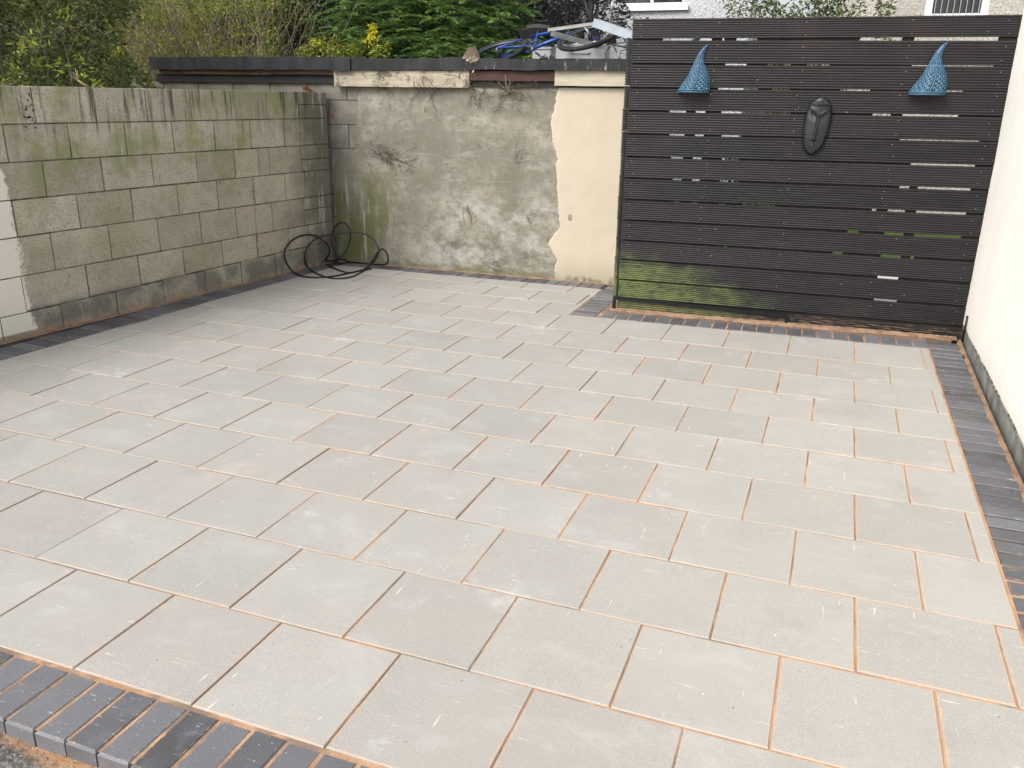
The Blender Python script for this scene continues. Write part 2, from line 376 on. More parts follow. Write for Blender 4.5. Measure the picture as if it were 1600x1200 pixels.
# ------------------------------------------------------------------ chamfered prisms (slabs, bricks, blocks)
def prism(name, poly, thick, ch, ring, mat, z0=0., warp=0., seed=0):
    """poly: counter-clockwise outline (x,y); top at z0; 'edge' is 1 at the rim and 0 inside."""
    def inset(P, d):
        n = len(P); out = []
        for i in range(n):
            a, b, c = Vector(P[i-1]), Vector(P[i]), Vector(P[(i+1) % n])
            e1 = (b-a).normalized(); e2 = (c-b).normalized()
            n1 = Vector((-e1.y, e1.x)); n2 = Vector((-e2.y, e2.x)); k = 1+n1.dot(n2)
            out.append(b+(n1+n2)*(d/max(k, .3)))
        return out
    n = len(poly); r0 = random.Random(seed)
    rings = [([Vector(p) for p in poly], -thick, -.4), ([Vector(p) for p in poly], -ch, .1), (inset(poly, ch), 0, .9), (inset(poly, ch+ring), 0, 0.)]
    v = []; f = []; e = []
    for P, z, ed in rings:
        for q in P: v.append((q.x, q.y, z0+z+(r0.uniform(-warp, warp) if z == -ch else 0))); e.append(ed)
    for k in range(3):
        for i in range(n):
            j = (i+1) % n; f.append((k*n+i, k*n+j, (k+1)*n+j, (k+1)*n+i))
    f.append(tuple(range(3*n, 4*n)))
    me = bpy.data.meshes.new(name); me.from_pydata(v, [], f); me.materials.append(mat)
    at = me.attributes.new('edge', 'FLOAT', 'POINT'); at.data.foreach_set('value', e); me.update(); return me
def area(P): return .5*sum(P[i-1][0]*P[i][1]-P[i][0]*P[i-1][1] for i in range(len(P)))
def clip(P, H):               # keep the side a*x+b*y<=c for every (a,b,c)
    for a, b, c in H:
        out = []
        for i in range(len(P)):
            p, q = P[i-1], P[i]; dp = a*p[0]+b*p[1]-c; dq = a*q[0]+b*q[1]-c
            if (dp <= 0) != (dq <= 0):
                t = dp/(dp-dq); out.append((p[0]+t*(q[0]-p[0]), p[1]+t*(q[1]-p[1])))
            if dq <= 0: out.append(q)
        P = out
        if len(P) < 3: return []
    Q = []
    for p in P:
        if not Q or math.dist(p, Q[-1]) > .004: Q.append(p)
    if len(Q) > 2 and math.dist(Q[0], Q[-1]) < .004: Q.pop()
    return Q
def half(A, B, off=0):        # half plane to the left of A->B, moved inwards by off
    dx, dy = B[0]-A[0], B[1]-A[1]; L = math.hypot(dx, dy); a, b = dy/L, -dx/L
    return (a, b, a*A[0]+b*A[1]-off)

# ------------------------------------------------------------------ setting: ground
GROUND = MB()
GROUND.add([(-90,-40,-.14),(90,-40,-.14),(90,140,-.14),(-90,140,-.14)], [(0,1,2,3)])
GROUND.build('ground', m_soil(), kind='structure')
LAWN = m_lawn()
MB().box((-2.1,8.7,-.12),(9,40,-.02)).build('lawn', LAWN, kind='structure')
MB().box((-2.1,5.75,-.12),(9,8.7,-.004)).build('neighbour_path', m_simple('pale_paving', (.75,.73,.69), (.62,.60,.57), 2, .8), kind='structure')
# sandy strip in front of the border: an uneven sheet
def hf(x0, x1, y0, y1, nx, ny, fn):
    m = MB(); vs = [(x0+(x1-x0)*i/nx, y0+(y1-y0)*j/ny, 0) for j in range(ny+1) for i in range(nx+1)]
    vs = [(x, y, fn(x, y)) for x, y, _ in vs]
    return m.add(vs, [(j*(nx+1)+i, j*(nx+1)+i+1, (j+1)*(nx+1)+i+1, (j+1)*(nx+1)+i) for j in range(ny) for i in range(nx)])
NZ = mnoise.noise
hf(-4.5, 1.2, -1.35, -.19, 230, 60, lambda x, y: -.05+.012*NZ(Vector((x*4, y*4, 0)))+.006*NZ(Vector((x*22, y*22, 3)))+.003*NZ(Vector((x*60, y*60, 3)))
   - .02*max(0, min(1, (-.3-y)/.3))).build('sandy_ground', m_ground(), kind='structure', smooth=True)
# loose grit on it
def pebble(mb, c, r, rr):
    vs = []
    for a, b in ((0,0),(1,0),(2,0),(3,0)): q = a*PI/2+rr.random(); vs.append((c[0]+math.cos(q)*r*rr.uniform(.7,1.2), c[1]+math.sin(q)*r*rr.uniform(.7,1.2), c[2]))
    vs.append((c[0], c[1], c[2]+r*rr.uniform(.4,.9)))
    mb.add(vs, [(0,1,4),(1,2,4),(2,3,4),(3,0,4)])
gm = MB()
for i in range(9000):
    x = rnd.uniform(-3.2, -1.2); y = rnd.uniform(-.75, -.24)
    if rnd.random() > .10+.9*max(0, min(1, (-.12*x-y-.50)/.10)): continue
    pebble(gm, (x, y, -.055 - .02*max(0, min(1, (-.3-y)/.3))), rnd.uniform(.002, .0065)*(1.4 if rnd.random() < .1 else 1), rnd)
GRIT = m_simple('grit', (.40,.38,.34), (.12,.115,.11), 30, .9)
gm.build('gravel', GRIT, kind='stuff', label='loose grey grit and gravel on the sand in front of the border', cat='gravel')

# ------------------------------------------------------------------ setting: patio
patio = MB().box((-5.66,-.218,-.10),(.70,5.2,-.0046)).box((-5.66,5.2,-.10),(-1.9,6.19,-.0046)).box((-1.9,5.2,-.10),(.70,5.40,-.0045)).build('patio', SAND, kind='structure')
TL = .45
dl = [.027,.02,.011,.009,.007,.019,.017,-.004,-.03,-.036,-.041,-.10,-.12,-.20,-.25]
dr = [0,-.038,-.019,-.017,-.012,-.004,.013,.004,.014,.018,.008,.033,.03,.03,.03]
LV = [TL*(i+d) for i, d in enumerate(dl)]
LIN = [(-5.395,0),(-5.04,6.02)]                  # inner edge of the left brick border
XR = .519
FIN = [(-2.19,4.955),(.53,5.065)]                # inner edge of the brick border before the fence
XREC = -2.185
FARI = [(-5.2,6.03),(-2.0,6.03)]
def slab(poly, i):
    g = .0035
    P = clip(poly, [])
    if len(P) < 3 or abs(area(P)) < .003: return
    cx = sum(p[0] for p in P)/len(P); cy = sum(p[1] for p in P)/len(P)
    loc = [(p[0]-cx, p[1]-cy) for p in P]
    me = prism('slab', loc, .04, .0028, .016, SLAB, warp=.0006, seed=i)
    o = bpy.data.objects.new('slab', me); link(o, patio)
    o.location = (cx, cy, rnd.uniform(-.0018, .0018)); o.rotation_euler = (rnd.uniform(-.004,.004), rnd.uniform(-.004,.004), rnd.uniform(-.002,.002))
k = 0
HL = half(LIN[1], LIN[0], .004); HR = half((XR,0), (XR,6), .004)
HF = half((FIN[1]), (FIN[0]), .005); HREC = half((XREC,0), (XREC,6.5), .005); HFAR = half(FARI[1], FARI[0], .005)
for n in range(1, 15):
    v0, v1 = LV[n-1], LV[n] if n < 15 else 0
    off = dr[n]*TL + (0 if n % 2 else TL/2)
    for j in range(-15, 3):
        u0 = off+j*TL; u1 = u0+TL
        gx = .0024+.0014*rnd.random(); gy = .0042; jt = rnd.uniform(-.0018, .0018)
        if n <= 10:
            slab(clip([(u0+gx,v0+gy+jt),(u1-gx,v0+gy+jt),(u1-gx,v1-gy+jt),(u0+gx,v1-gy+jt)], [HL, HR]), k)
        elif n == 11:
            R = [(u0+gx,v0+gy),(u1-gx,v0+gy),(u1-gx,v1+.3),(u0+gx,v1+.3)]
            if u1 < XREC+.25: R = [(u0+gx,v0+gy),(u1-gx,v0+gy),(u1-gx,v1-gy),(u0+gx,v1-gy)]; slab(clip(R, [HL]), k)
            else: slab(clip(R, [HR, HF]), k)
        else:
            slab(clip([(u0+gx,v0+gy),(u1-gx,v0+gy),(u1-gx,v1-gy),(u0+gx,v1-gy)], [HL, HREC, HFAR]), k)
        k += 1
# bricks: 10 x 20 cm block paving, shared meshes
BR = [prism('brick', [(-.0515,-.105),(.0515,-.105),(.0515,.105),(-.0515,.105)], .06, .006, .011, BRICK, warp=.0012, seed=i) for i in range(5)]
def brick(x, y, rot=0, z=0, half_len=None, sc=1.05):
    o = bpy.data.objects.new('brick', rnd.choice(BR)); link(o, patio)
    o.location = (x, y, z+rnd.uniform(-.0015,.0018)); o.rotation_euler = (rnd.uniform(-.008,.008), rnd.uniform(-.006,.006), rot+rnd.uniform(-.008,.008)+(PI if rnd.random() < .5 else 0))
    if sc != 1 or half_len: o.scale = (sc, half_len or 1, 1)
PT = .1125
x = -5.3
while x < XR+.2: brick(x+PT/2, -.1135, 0, -.001, 1.10, 1.035); x += PT
y = .06                                          # right border
while y < 5.33:
    brick(XR+.007+.105, y+PT/2-.05, PI/2, 0, None, .985); y += PT
a = math.atan2(LIN[1][1]-LIN[0][1], LIN[1][0]-LIN[0][0])
y = .06
while y < 6.0:
    xi = LIN[0][0]+(LIN[1][0]-LIN[0][0])*y/6.02
    brick(xi-.131, y, a-PI, 0, 1.19, 1.0); y += PT/ math.sin(a)
x = -4.98
while x < -2.2: brick(x, 6.14, 0); x += PT*1.002
x = -1.885                                         # short run before the fence
fa = math.atan2(FIN[1][1]-FIN[0][1], FIN[1][0]-FIN[0][0])
while x < XR-.04:
    yb = FIN[0][1]+(x-FIN[0][0])*math.tan(fa); brick(x, yb+.119, fa, 0, 1.1, 1.02); x += PT
for i in range(11): brick(XREC+.107, 4.985+PT*(i+.1), PI/2)
brick(XREC+.107, 6.2+.02, PI/2)
# sand lying along the walls, ragged at the edges
def sand_strip(pts, wd, h, seed, z=0, name='sand'):
    r0 = random.Random(seed); P = spline(pts, 60); m = MB(); n = len(P); vs = []; K = 5
    for i, p in enumerate(P):
        t = (P[min(i+1, n-1)]-P[max(i-1, 0)]); t = Vector((t.x, t.y, 0)).normalized(); s = Vector((-t.y, t.x, 0))
        w1 = wd*(.55+.9*abs(NZ(Vector((p.x*7, p.y*7, seed))))+.35*NZ(Vector((p.x*31, p.y*31, seed)))+r0.uniform(-.08,.08))
        for j in range(K):
            q = j/(K-1)
            vs.append(p+s*(w1*q) + Vector((0, 0, z + h*(1-q)**1.3*(.75+.5*r0.random()) + (-.004 if j == K-1 else .0015))))
    m.add(vs, [(i*K+j, (i+1)*K+j, (i+1)*K+j+1, i*K+j+1) for i in range(n-1) for j in range(K-1)])
    return m.build(name, SAND2, None, True, kind='stuff', cat='sand')
_m = Mat('loose_orange_sand', .95, spec=.1); _p = _m.pos()
_c = _m.mix(_m.step(_m.noise(_p, 8, 5, .7), .35, .65), (.215,.14,.095), (.36,.24,.16)); _c = _m.mix(_m.step(_m.noise(_p, 200, 3), .5, .7, 0, .5), _c, (.22,.12,.07))
SAND2 = _m.color(_c).bump(_m.noise(_p, 120, 4, .7), .9, .008).m
tag(sand_strip([(.765,5.40,0),(.745,3.9,0),(.738,2.4,0),(.735,-.2,0)][::-1], .035, .008, 3), label='orange sand strewn along the foot of the cream wall')
tag(sand_strip([(.74,5.46,0),(-.5,5.385,0),(-1.93,5.30,0)][::-1][::-1], .085, .012, 5), label='orange sand swept against the foot of the dark fence')
tag(sand_strip([(-2.0,6.272,0),(-3.6,6.245,0),(-5.15,6.212,0)], .02, .008, 8), label='thin line of orange sand under the grey rendered wall')
tag(sand_strip([(-5.195,6.13,0),(-5.40,4.3,0),(-5.622,2.45,0),(-5.915,0,0)], .03, .008, 9), label='line of orange sand at the foot of the concrete block wall')
tag(sand_strip([(-1.84,5.33,0),(-1.9,6.2,0)], .10, .016, 12), label='patch of orange sand beside the left corner of the dark fence')

# ------------------------------------------------------------------ right: cream rendered wall
MRW = fr((.742,-1.6), (.776,5.53))               # x runs away from the camera, y points to the left (patio)
rw = empty('rendered_wall', MRW, label='cream painted rendered wall with grey plinth closing the right side', cat='wall')
RWL = 7.13
def wavy_wall(x0, x1, z0, z1, y, nx, nz, amp, low=None, back=.2, seed=0):
    m = MB(); vs = []
    for j in range(nz+1):
        for i in range(nx+1):
            X = x0+(x1-x0)*i/nx; zlo = low(X) if low else z0; Z = zlo+(z1-zlo)*(j/nz)**1.6
            vs.append((X, y+amp*NZ(Vector((X*1.5, Z*1.5, seed)))+amp*.4*NZ(Vector((X*6, Z*6, seed))), Z))
    f = [(j*(nx+1)+i, (j+1)*(nx+1)+i, (j+1)*(nx+1)+i+1, j*(nx+1)+i+1) for j in range(nz) for i in range(nx)]
    b = len(vs); n1 = nx+1
    vs += [(v[0], y-back, v[2]) for v in vs[:n1]]+[(v[0], y-back, v[2]) for v in vs[nz*n1:nz*n1+n1]]
    f += [(i, i+1, b+i+1, b+i) for i in range(nx)]
    f += [(nz*n1+i+1, nz*n1+i, b+n1+i, b+n1+i+1) for i in range(nx)]
    f += [(b+i, b+i+1, b+n1+i+1, b+n1+i) for i in range(nx)]
    f += [tuple([j*n1 for j in range(nz, -1, -1)]+[b, b+n1]), tuple([j*n1+nx for j in range(nz+1)]+[b+n1+nx, b+nx])]
    return m.add(vs, f)
RWP = m_paint(rw, (.90,.875,.81), 'cream_wall_paint', dirt=.20, scratch=False, low=.03)
wavy_wall(0, RWL, .1, 3.3, 0, 180, 24, .004, lambda X: .098+.006*NZ(Vector((X*5, 0, 0)))+.004*NZ(Vector((X*23, 0, 2))), .22, 4).build('render', RWP, rw, True)
wavy_wall(0, RWL-.02, -.1, .16, -.012, 120, 4, .003, None, .19, 9).build('plinth', m_simple('grey_plinth', (.30,.30,.275), (.15,.15,.13), 5, .9, .2, .5, 30, dist=.01), rw, True)
# ragged broken lip between render and plinth
m = MB()
for i in range(260):
    X = rnd.uniform(3.2, 7.05)
    if NZ(Vector((X*1.7, 5, 0))) < -.05: continue
    h = rnd.uniform(.0, .006); l = rnd.uniform(.004, .02)
    m.add([(X-l,.001,.108+h),(X,.007,.1),(X+l,.001,.108+h),(X,.001,.110+h*1.6)], [(0,1,3),(1,2,3),(0,2,1)])
m.build('crumbled_edge', m_simple('dark_dirt', (.07,.065,.05), (.12,.11,.09), 8, .9), rw, kind='stuff')
MB().tube([(6.87,.012,.02),(6.87,.012,.14),(6.875,.012,.22)], .007, 8).build('cable', m_simple('black_plastic', (.012,.012,.013), None, 5, .4), rw, True)

# ------------------------------------------------------------------ left: concrete block wall
ML = fr((-5.613,2.544), (-5.19,6.06))            # x along the wall away from camera; measured s = 0 at the frame's left edge
ML.translation = Vector((-5.593,2.704,0))
bw = empty('concrete_block_wall', ML, label='weathered concrete block wall with green stains and cream paint at its near end', cat='wall')
BLK = m_block(bw)
Lz = lambda n, s: [0, .176+.016*max(s, -.5), .437, .710, .965, 1.216, 1.468, 1.716][n]
def J(n, js): return n, js
courses = [J(1, [-.62,-.155,.31,.786,1.248,1.705,2.142,2.60,3.06,3.485]),
    J(2, [-.84,-.40,.045,.559,1.033,1.491,1.935,2.367,2.808,3.10,3.485]),
    J(3, [-.62,-.15,.316,.80,1.266,1.715,2.135,2.60,3.06,3.485]),
    J(4, [-.84,-.40,.072,.567,1.044,1.501,1.941,2.391,2.809,3.10,3.485]),
    J(5, [-.60,-.13,.339,.814,1.278,1.739,2.177,2.475,2.616,3.065,3.485]),
    J(6, [-.84,-.37,.10,.581,1.061,1.523,1.97,2.401,2.845,3.07,3.264,3.485]),
    J(7, [-.58,-.12,.344,.827,1.29,1.742,2.195,2.627,3.067,3.485])]
RX = Matrix.Rotation(PI/2, 4, 'X')               # prism plane xy -> wall plane xz, top faces -y
for n, js in courses:
    js = [js[0]-.465*k for k in (7,6,5,4,3,2,1)] + js
    for a, b in zip(js[:-1], js[1:]):
        parts = [(Lz(n-1, (a+b)/2), Lz(n, (a+b)/2))]
        if a > 3.0 and n in (7, 5, 3): z0, z1 = parts[0]; zm = (z0+z1)/2+rnd.uniform(-.01,.02); parts = [(z0, zm), (zm, z1)]
        for z0, z1 in parts:
            sl0, sl1 = Lz(n-1, a)-Lz(n-1, (a+b)/2), Lz(n-1, b)-Lz(n-1, (a+b)/2)
            g = .0045; jt = lambda: rnd.uniform(-.002,.002); top = n == 7 and z1 > 1.6
            cx, cz = (a+b)/2, (z0+z1)/2
            pl = [(a+g+jt()-cx, z0+g+jt()-cz), (b-g+jt()-cx, z0+g+jt()-cz), (b-g+jt()-cx, z1-(0 if top else g)+jt()-cz), (a+g+jt()-cx, z1-(0 if top else g)+jt()-cz)]
            me = prism('block', pl, .10, .0035, .02, BLK, warp=.001, seed=int(a*100))
            o = bpy.data.objects.new('block', me); link(o, bw)
            o.matrix_local = Matrix.Translation((cx, rnd.uniform(-.002,.002)-(.004 if a > 3.0 else 0), cz)) @ RX
MB().box((-4.0,.006,-.1),(3.48,.215,1.708)).build('mortar', m_mortar((.20,.18,.145)), bw)
MB().box((-4.0,.008,1.7085),(2.95,.215,1.7125)).build('top_bed', m_mortar((.36,.34,.29)), bw)
# rough crumbs of mortar along the wall top
m = MB()
for i in range(900): pebble(m, (rnd.uniform(-.6, 3.4), rnd.uniform(-.0,.2), 1.7125), rnd.uniform(.002,.008), rnd)
m.build('mortar_crumbs', m_simple('crumbs', (.42,.40,.34), (.2,.19,.15), 30, .9), bw, kind='stuff')

# ------------------------------------------------------------------ far: rendered outbuilding with a flat felt roof
MF = fr((-5.19,6.205), (-2.0,6.275)); MF.translation = Vector((-5.19,6.215,0))
sh = empty('outbuilding', MF, label='low outbuilding with patchy grey rendered wall and black felt flat roof', cat='outbuilding')
REN = m_render(sh)
# block work seen under the eaves to the left and in the corner
BLK2 = m_simple('grey_blockwork', (.24,.225,.19), (.15,.142,.122), 4, .9, .2, .6, 40, dist=.01)
for n in range(8):
    z0 = n*.235; z1 = min(z0+.23, 1.80)
    for i in range(-6, 2):
        a = i*.45+(.22 if n % 2 else 0); b = min(a+.442, .6)
        if n < 6 and b < -.1: continue
        if z0 < 1.45 and i < -1: continue
        if a >= b: continue
        me = prism('block', [(a-(a+b)/2,-(z1-z0)/2),((b-a)/2,-(z1-z0)/2),((b-a)/2,(z1-z0)/2),((a-b)/2,(z1-z0)/2)], .1, .003, .02, BLK2, warp=.001, seed=n*9+i)
        o = bpy.data.objects.new('block', me); link(o, sh); o.matrix_local = Matrix.Translation(((a+b)/2, .012, (z0+z1)/2)) @ RX
MB().box((-2.15,.022,-.1),(3.2,.2,1.84)).build('wall', m_mortar((.14,.135,.12)), sh)
def ragged_sheet(left, right, z0, z1, y, nx, nz, amp, seed, back=.02):
    m = MB(); vs = []
    for j in range(nz+1):
        z = z0+(z1-z0)*j/nz; l, r = left(z), right(z)
        for i in range(nx+1):
            X = l+(r-l)*i/nx; rim = min(1, i/1.2)*min(1, (nx-i)/1.2)
            vs.append((X, y*rim+.010*(1-rim) + (amp*NZ(Vector((X*2.2, z*2.2, seed)))+amp*.5*NZ(Vector((X*9, z*9, seed))))*rim, z))
    return m.add(vs, [(j*(nx+1)+i, j*(nx+1)+i+1, (j+1)*(nx+1)+i+1, (j+1)*(nx+1)+i) for j in range(nz) for i in range(nx)])
def lerp_tab(tab, z):
    for (a, b), (c, d) in zip(tab[:-1], tab[1:]):
        if a <= z <= c: return b+(d-b)*(z-a)/(c-a)
    return tab[-1][1] if z > tab[-1][0] else tab[0][1]
edge_tab = [(0,2.455),(.10,2.43),(.2,2.47),(.34,2.36),(.42,2.40),(.52,2.47),(.7,2.45),(.9,2.435),(1.16,2.43),(1.3,2.38),(1.45,2.36),(1.6,2.385),(1.8,2.42)]
rag = lambda z, s, k: k*.6*NZ(Vector((0, z*7, s)))+k*.45*NZ(Vector((3, z*25, s)))+k*.35*NZ(Vector((3, z*80, s)))
ledge = [(0,.02),(.9,.02),(1.08,.05),(1.15,.30),(1.3,.27),(1.5,.33),(1.8,.36)]
ragged_sheet(lambda z: lerp_tab(ledge, z)+rag(z, 4, .03), lambda z: 2.75, -.02, 1.785, 0, 110, 90, .005, 2).build('grey_render', REN, sh, True)
ragged_sheet(lambda z: lerp_tab(edge_tab, z)+rag(z, 7, .03), lambda z: 3.26, -.02, 1.785, -.006, 60, 150, .003, 5).build('cream_paint', m_paint(sh, (.53,.465,.365), dirt=.6, low=.05), sh, True, label='cream painted patch with a ragged edge')
def wbox(name, a, b, mat, jit=.004, **k):        # long board, subdivided and a little bent
    x0, y0, z0 = a; x1, y1, z1 = b; n = max(2, int((x1-x0)/.06)); m = MB(); vs = []
    for i in range(n+1):
        X = x0+(x1-x0)*i/n; dz = jit*NZ(Vector((X*2.1, z0*9, 1)))+jit*.5*NZ(Vector((X*11, z0*9, 2))); dy = jit*NZ(Vector((X*1.7, z0*9, 5))); e = jit*.9*NZ(Vector((X*19, z0*5, 8)))
        vs += [(X,y0+dy,z0+dz+e),(X,y1+dy,z0+dz),(X,y1+dy,z1+dz),(X,y0+dy,z1+dz-e)]
    f = [(0,1,2,3),(n*4+3,n*4+2,n*4+1,n*4)]
    for i in range(n):
        for j in range(4): f.append((i*4+j, (i+1)*4+j, (i+1)*4+(j+1) % 4, i*4+(j+1) % 4))
    return m.add(vs, [tuple(reversed(q)) for q in f]).build(name, mat, sh, **k)
WHB = Mat('flaking_white_board', .8, spec=.3); _p = WHB.obj(sh)
_c = WHB.mix(WHB.step(WHB.noise(WHB.mapv(_p, (1,1,6)), 4, 4), .35, .65), (.46,.42,.33), (.34,.30,.225))
_c = WHB.mix(WHB.step(WHB.noise(WHB.mapv(_p, (1,1,1)), 7, 6, .75), .52, .62, 0, .85), _c, (.09,.078,.062))
WHB = WHB.color(_c).bump(WHB.noise(_p, 40, 5), .5, .006).m
RED = m_simple('red_brown_board', (.085,.042,.032), (.045,.028,.024), 6, .8, stretch=(1,1,6))
CRB = m_simple('pale_cream_board', (.50,.46,.35), (.38,.345,.26), 3, .8, stretch=(1,1,5))
BRB = m_simple('brown_fascia_board', (.115,.072,.045), (.05,.035,.026), 4, .85, stretch=(1,1,6))
DK = m_simple('dark_timber_and_shadow', (.018,.016,.015), (.03,.027,.024), 5, .8)  # timber of the fence posts, also colours the eaves shadow strips
FELT = m_felt()
wbox('fascia_board', (.12,-.06,1.775), (1.57,-.03,1.925), WHB, label='flaking off-white fascia board')
wbox('fascia_board', (1.573,-.05,1.84), (2.405,-.025,1.925), RED, label='red brown fascia board')
wbox('fascia_board', (2.408,-.052,1.80), (3.2,-.027,1.94), CRB, label='pale cream fascia board')
wbox('fascia_board', (-2.02,-.05,1.885), (.117,-.02,1.955), BRB, label='brown fascia board')
wbox('eaves_shadow_strip', (1.575,-.02,1.785), (3.2,.02,1.835), DK, .002); wbox('eaves_shadow_strip', (-2.1,-.015,1.80), (.117,.0,1.882), DK, .002)  # dark strips standing in for the shadow and dark gaps under the boards
wbox('gutter_lip', (2.41,-.056,1.80), (3.2,-.053,1.815), CRB, .003)
wbox('felt_edge', (-2.1,-.085,1.925), (1.62,-.062,2.03), FELT, .006)
wbox('felt_edge', (1.60,-.092,1.932), (3.2,-.069,2.022), FELT, .007)
wbox('felt_edge', (-2.12,-.078,1.955), (.5,-.066,2.048), FELT, .005)
wbox('felt_flap', (.12,-.104,1.915), (.33,-.088,2.035), FELT, .008)
wbox('loose_felt', (1.25,-.03,2.032), (1.62,.12,2.046), FELT, .006)
wbox('loose_felt', (1.62,-.06,2.026), (3.2,.15,2.034), FELT, .008)
MB().box((-2.12,-.06,1.96),(3.2,2.3,2.024)).build('roof', FELT, sh)
MB().box((-2.1,2.1,-.1),(3.1,2.25,1.955)).build('rear_wall', m_mortar((.2,.19,.17)), sh)
# dead vine roots clinging under the eaves
VINE = m_simple('dead_vine', (.10,.075,.05), (.045,.035,.028), 20, .9)
VINEL = m_simple('dry_pale_stem', (.34,.28,.20), (.22,.18,.13), 20, .9)
def vine(label, s0, s1, n, ln, seed, down=.8, marks=()):
    r0 = random.Random(seed); v = empty('dead_vine', MF @ Matrix.Translation(((s0+s1)/2, 0, 1.76)), label=label, cat='dead vine', group='dead vine stems on the grey wall')
    c = (s0+s1)/2
    for i in range(n):
        X = r0.uniform(s0, s1)-c; Z = r0.uniform(-.02, .14); a = r0.gauss(0, .5); L = ln*r0.uniform(.35, 1.15); pts = []; k = 9
        for j in range(k):
            pts.append((X, -.008-(.075 if Z > .0 else .0)*1.0-.006*r0.random(), Z)); a += r0.gauss(0, .34); X += math.sin(a)*L/k; Z -= math.cos(a)*L/k*down
        pts = [(x, (-.115 if z > -.0 else -.012-.01*r0.random()), z) for x, _, z in pts]
        rr = r0.uniform(.0016, .0036)
        sm = MB().tube(spline(pts, 3), [rr*(1-.6*q/(3*(k-1))) for q in range(3*(k-1)+1)], 5)
        for b in range(r0.randint(1, 5)):
            p = Vector(pts[r0.randint(2, k-1)]); d = Vector((r0.gauss(0,.05), -.004, r0.uniform(-.07, .03)))
            sm.tube([p, p+d*.5+Vector((r0.gauss(0,.008),0,0)), p+d], [rr*.6, rr*.45, rr*.3], 4)
        sm.build('stem', VINEL if r0.random() < .18 else VINE, v, True)
    return v
vine('thin branching dead vine with a forked tip on the left of the grey wall', .98, 1.2, 6, .5, 3)
vine('short horizontal dead stem under the left end of the flaking fascia board', .55, .75, 4, .22, 4, .15)
vine('long single dead vine stem hanging at the middle of the grey wall', 1.32, 1.42, 3, .62, 5)
vine('tangled clump of dead vine stems under the red brown fascia board', 1.86, 2.1, 20, .36, 6)
vine('loose dead twigs hanging just right of the flaking fascia board', 1.55, 1.82, 9, .34, 7)
vine('few fine dead twigs near the top corner of the cream painted patch', 2.1, 2.3, 5, .25, 8)
# matted root patch stuck to the render
m = MB(); r0 = random.Random(77)
for i in range(160):
    X = .62+r0.gauss(0, .12); Z = 1.13-.35*(X-.62)+r0.gauss(0, .05); a = r0.uniform(0, 2*PI); pts = []
    for j in range(5): pts.append((X, -.006-.004*r0.random(), Z)); a += r0.gauss(0, .7); X += math.cos(a)*.018; Z += math.sin(a)*.012
    m.tube(pts, .0011, 3, False)
for (X, Z, A, L, sd) in ((1.5,.66,-1.1,.22,1),(2.02,1.10,.5,.2,2),(1.75,.1,.1,.2,3),(2.16,.60,-.5,.09,4),(.75,1.1,-.15,.3,5)):
    for i in range(6):
        x, z, a = X+r0.gauss(0,.02), Z+r0.gauss(0,.02), A+r0.gauss(0,.15); pts = []
        for j in range(8): pts.append((x, -.007, z)); a += r0.gauss(0,.6); a += (A-a)*.3; x += math.cos(a)*L/8; z += math.sin(a)*L/8
        m.tube(pts, .0013, 3, False)
tag(m.build('root_mat', VINE, None, M=MF), label='dark matted rootlets stuck to the grey wall near the corner', cat='roots', kind='stuff')

# ------------------------------------------------------------------ fence of grooved deck boards
MFE = fr((-1.892,5.307), (.794,5.474))
fe = empty('deck_board_fence', MFE, label='tall dark fence of horizontal grooved deck boards with green algae low on the left', cat='fence')
BRD = m_board(fe)
def groove_profile(h, t, n):
    P = []; g = h/n
    for i in range(n):
        z = i*g; P += [(.001,z+g*.10),(0,z+g*.30),(.0015,z+g*.58),(.008,z+g*.66),(.008,z+g)] if i < n-1 else [(0,z+g*.12),(0,z+g*.95)]
    P = [(.004,0)]+P+[(.004,h)]
    return P+[(t,h),(t,0)]
def board_mesh(L, h, t=.026, n=9):
    P = groove_profile(h, t, n); k = len(P); m = MB(); nx = max(2, int(L/.3))
    vs = []
    for i in range(nx+1):
        X = L*i/nx
        vs += [(X, y, z) for y, z in P]
    f = [tuple(range(k-1, -1, -1)), tuple(nx*k+j for j in range(k))]
    for i in range(nx):
        for j in range(k): f.append((i*k+j, i*k+(j+1) % k, (i+1)*k+(j+1) % k, (i+1)*k+j))
    m.add(vs, f); return m.mesh('board', BRD)
tops_l = [2.273,2.121,1.946,1.770,1.599,1.424,1.250,1.083,.912,.746,.581,.422,.251,.098]
tops_r = [2.273,2.109,1.944,1.777,1.608,1.442,1.269,1.099,.924,.751,.579,.41,.235,.075]
BM = board_mesh(2.66, .158)
for i in range(13):
    zl, zr = tops_l[i], tops_r[i]; hgt = (tops_l[i]-tops_l[i+1]) if i < 13 else .1
    o = bpy.data.objects.new('board', BM if i else board_mesh(2.66, .149)); link(o, fe)
    H = .158 if i else .149
    gap = (tops_l[i]-tops_l[i+1]-.0135)/H
    o.matrix_local = Matrix.Translation((.022+rnd.uniform(-.004,.004), rnd.uniform(0,.004), zl-H*gap)) @ Matrix.Rotation(-math.atan2(zr-zl, 2.66), 4, 'Y') @ Matrix.Diagonal((1,1,gap,1))
lb = board_mesh(2.66, .12, n=7)
o = bpy.data.objects.new('board', lb); link(o, fe); o.matrix_local = Matrix.Translation((.02,.004,-.03)) @ Matrix.Rotation(.009, 4, 'Y')
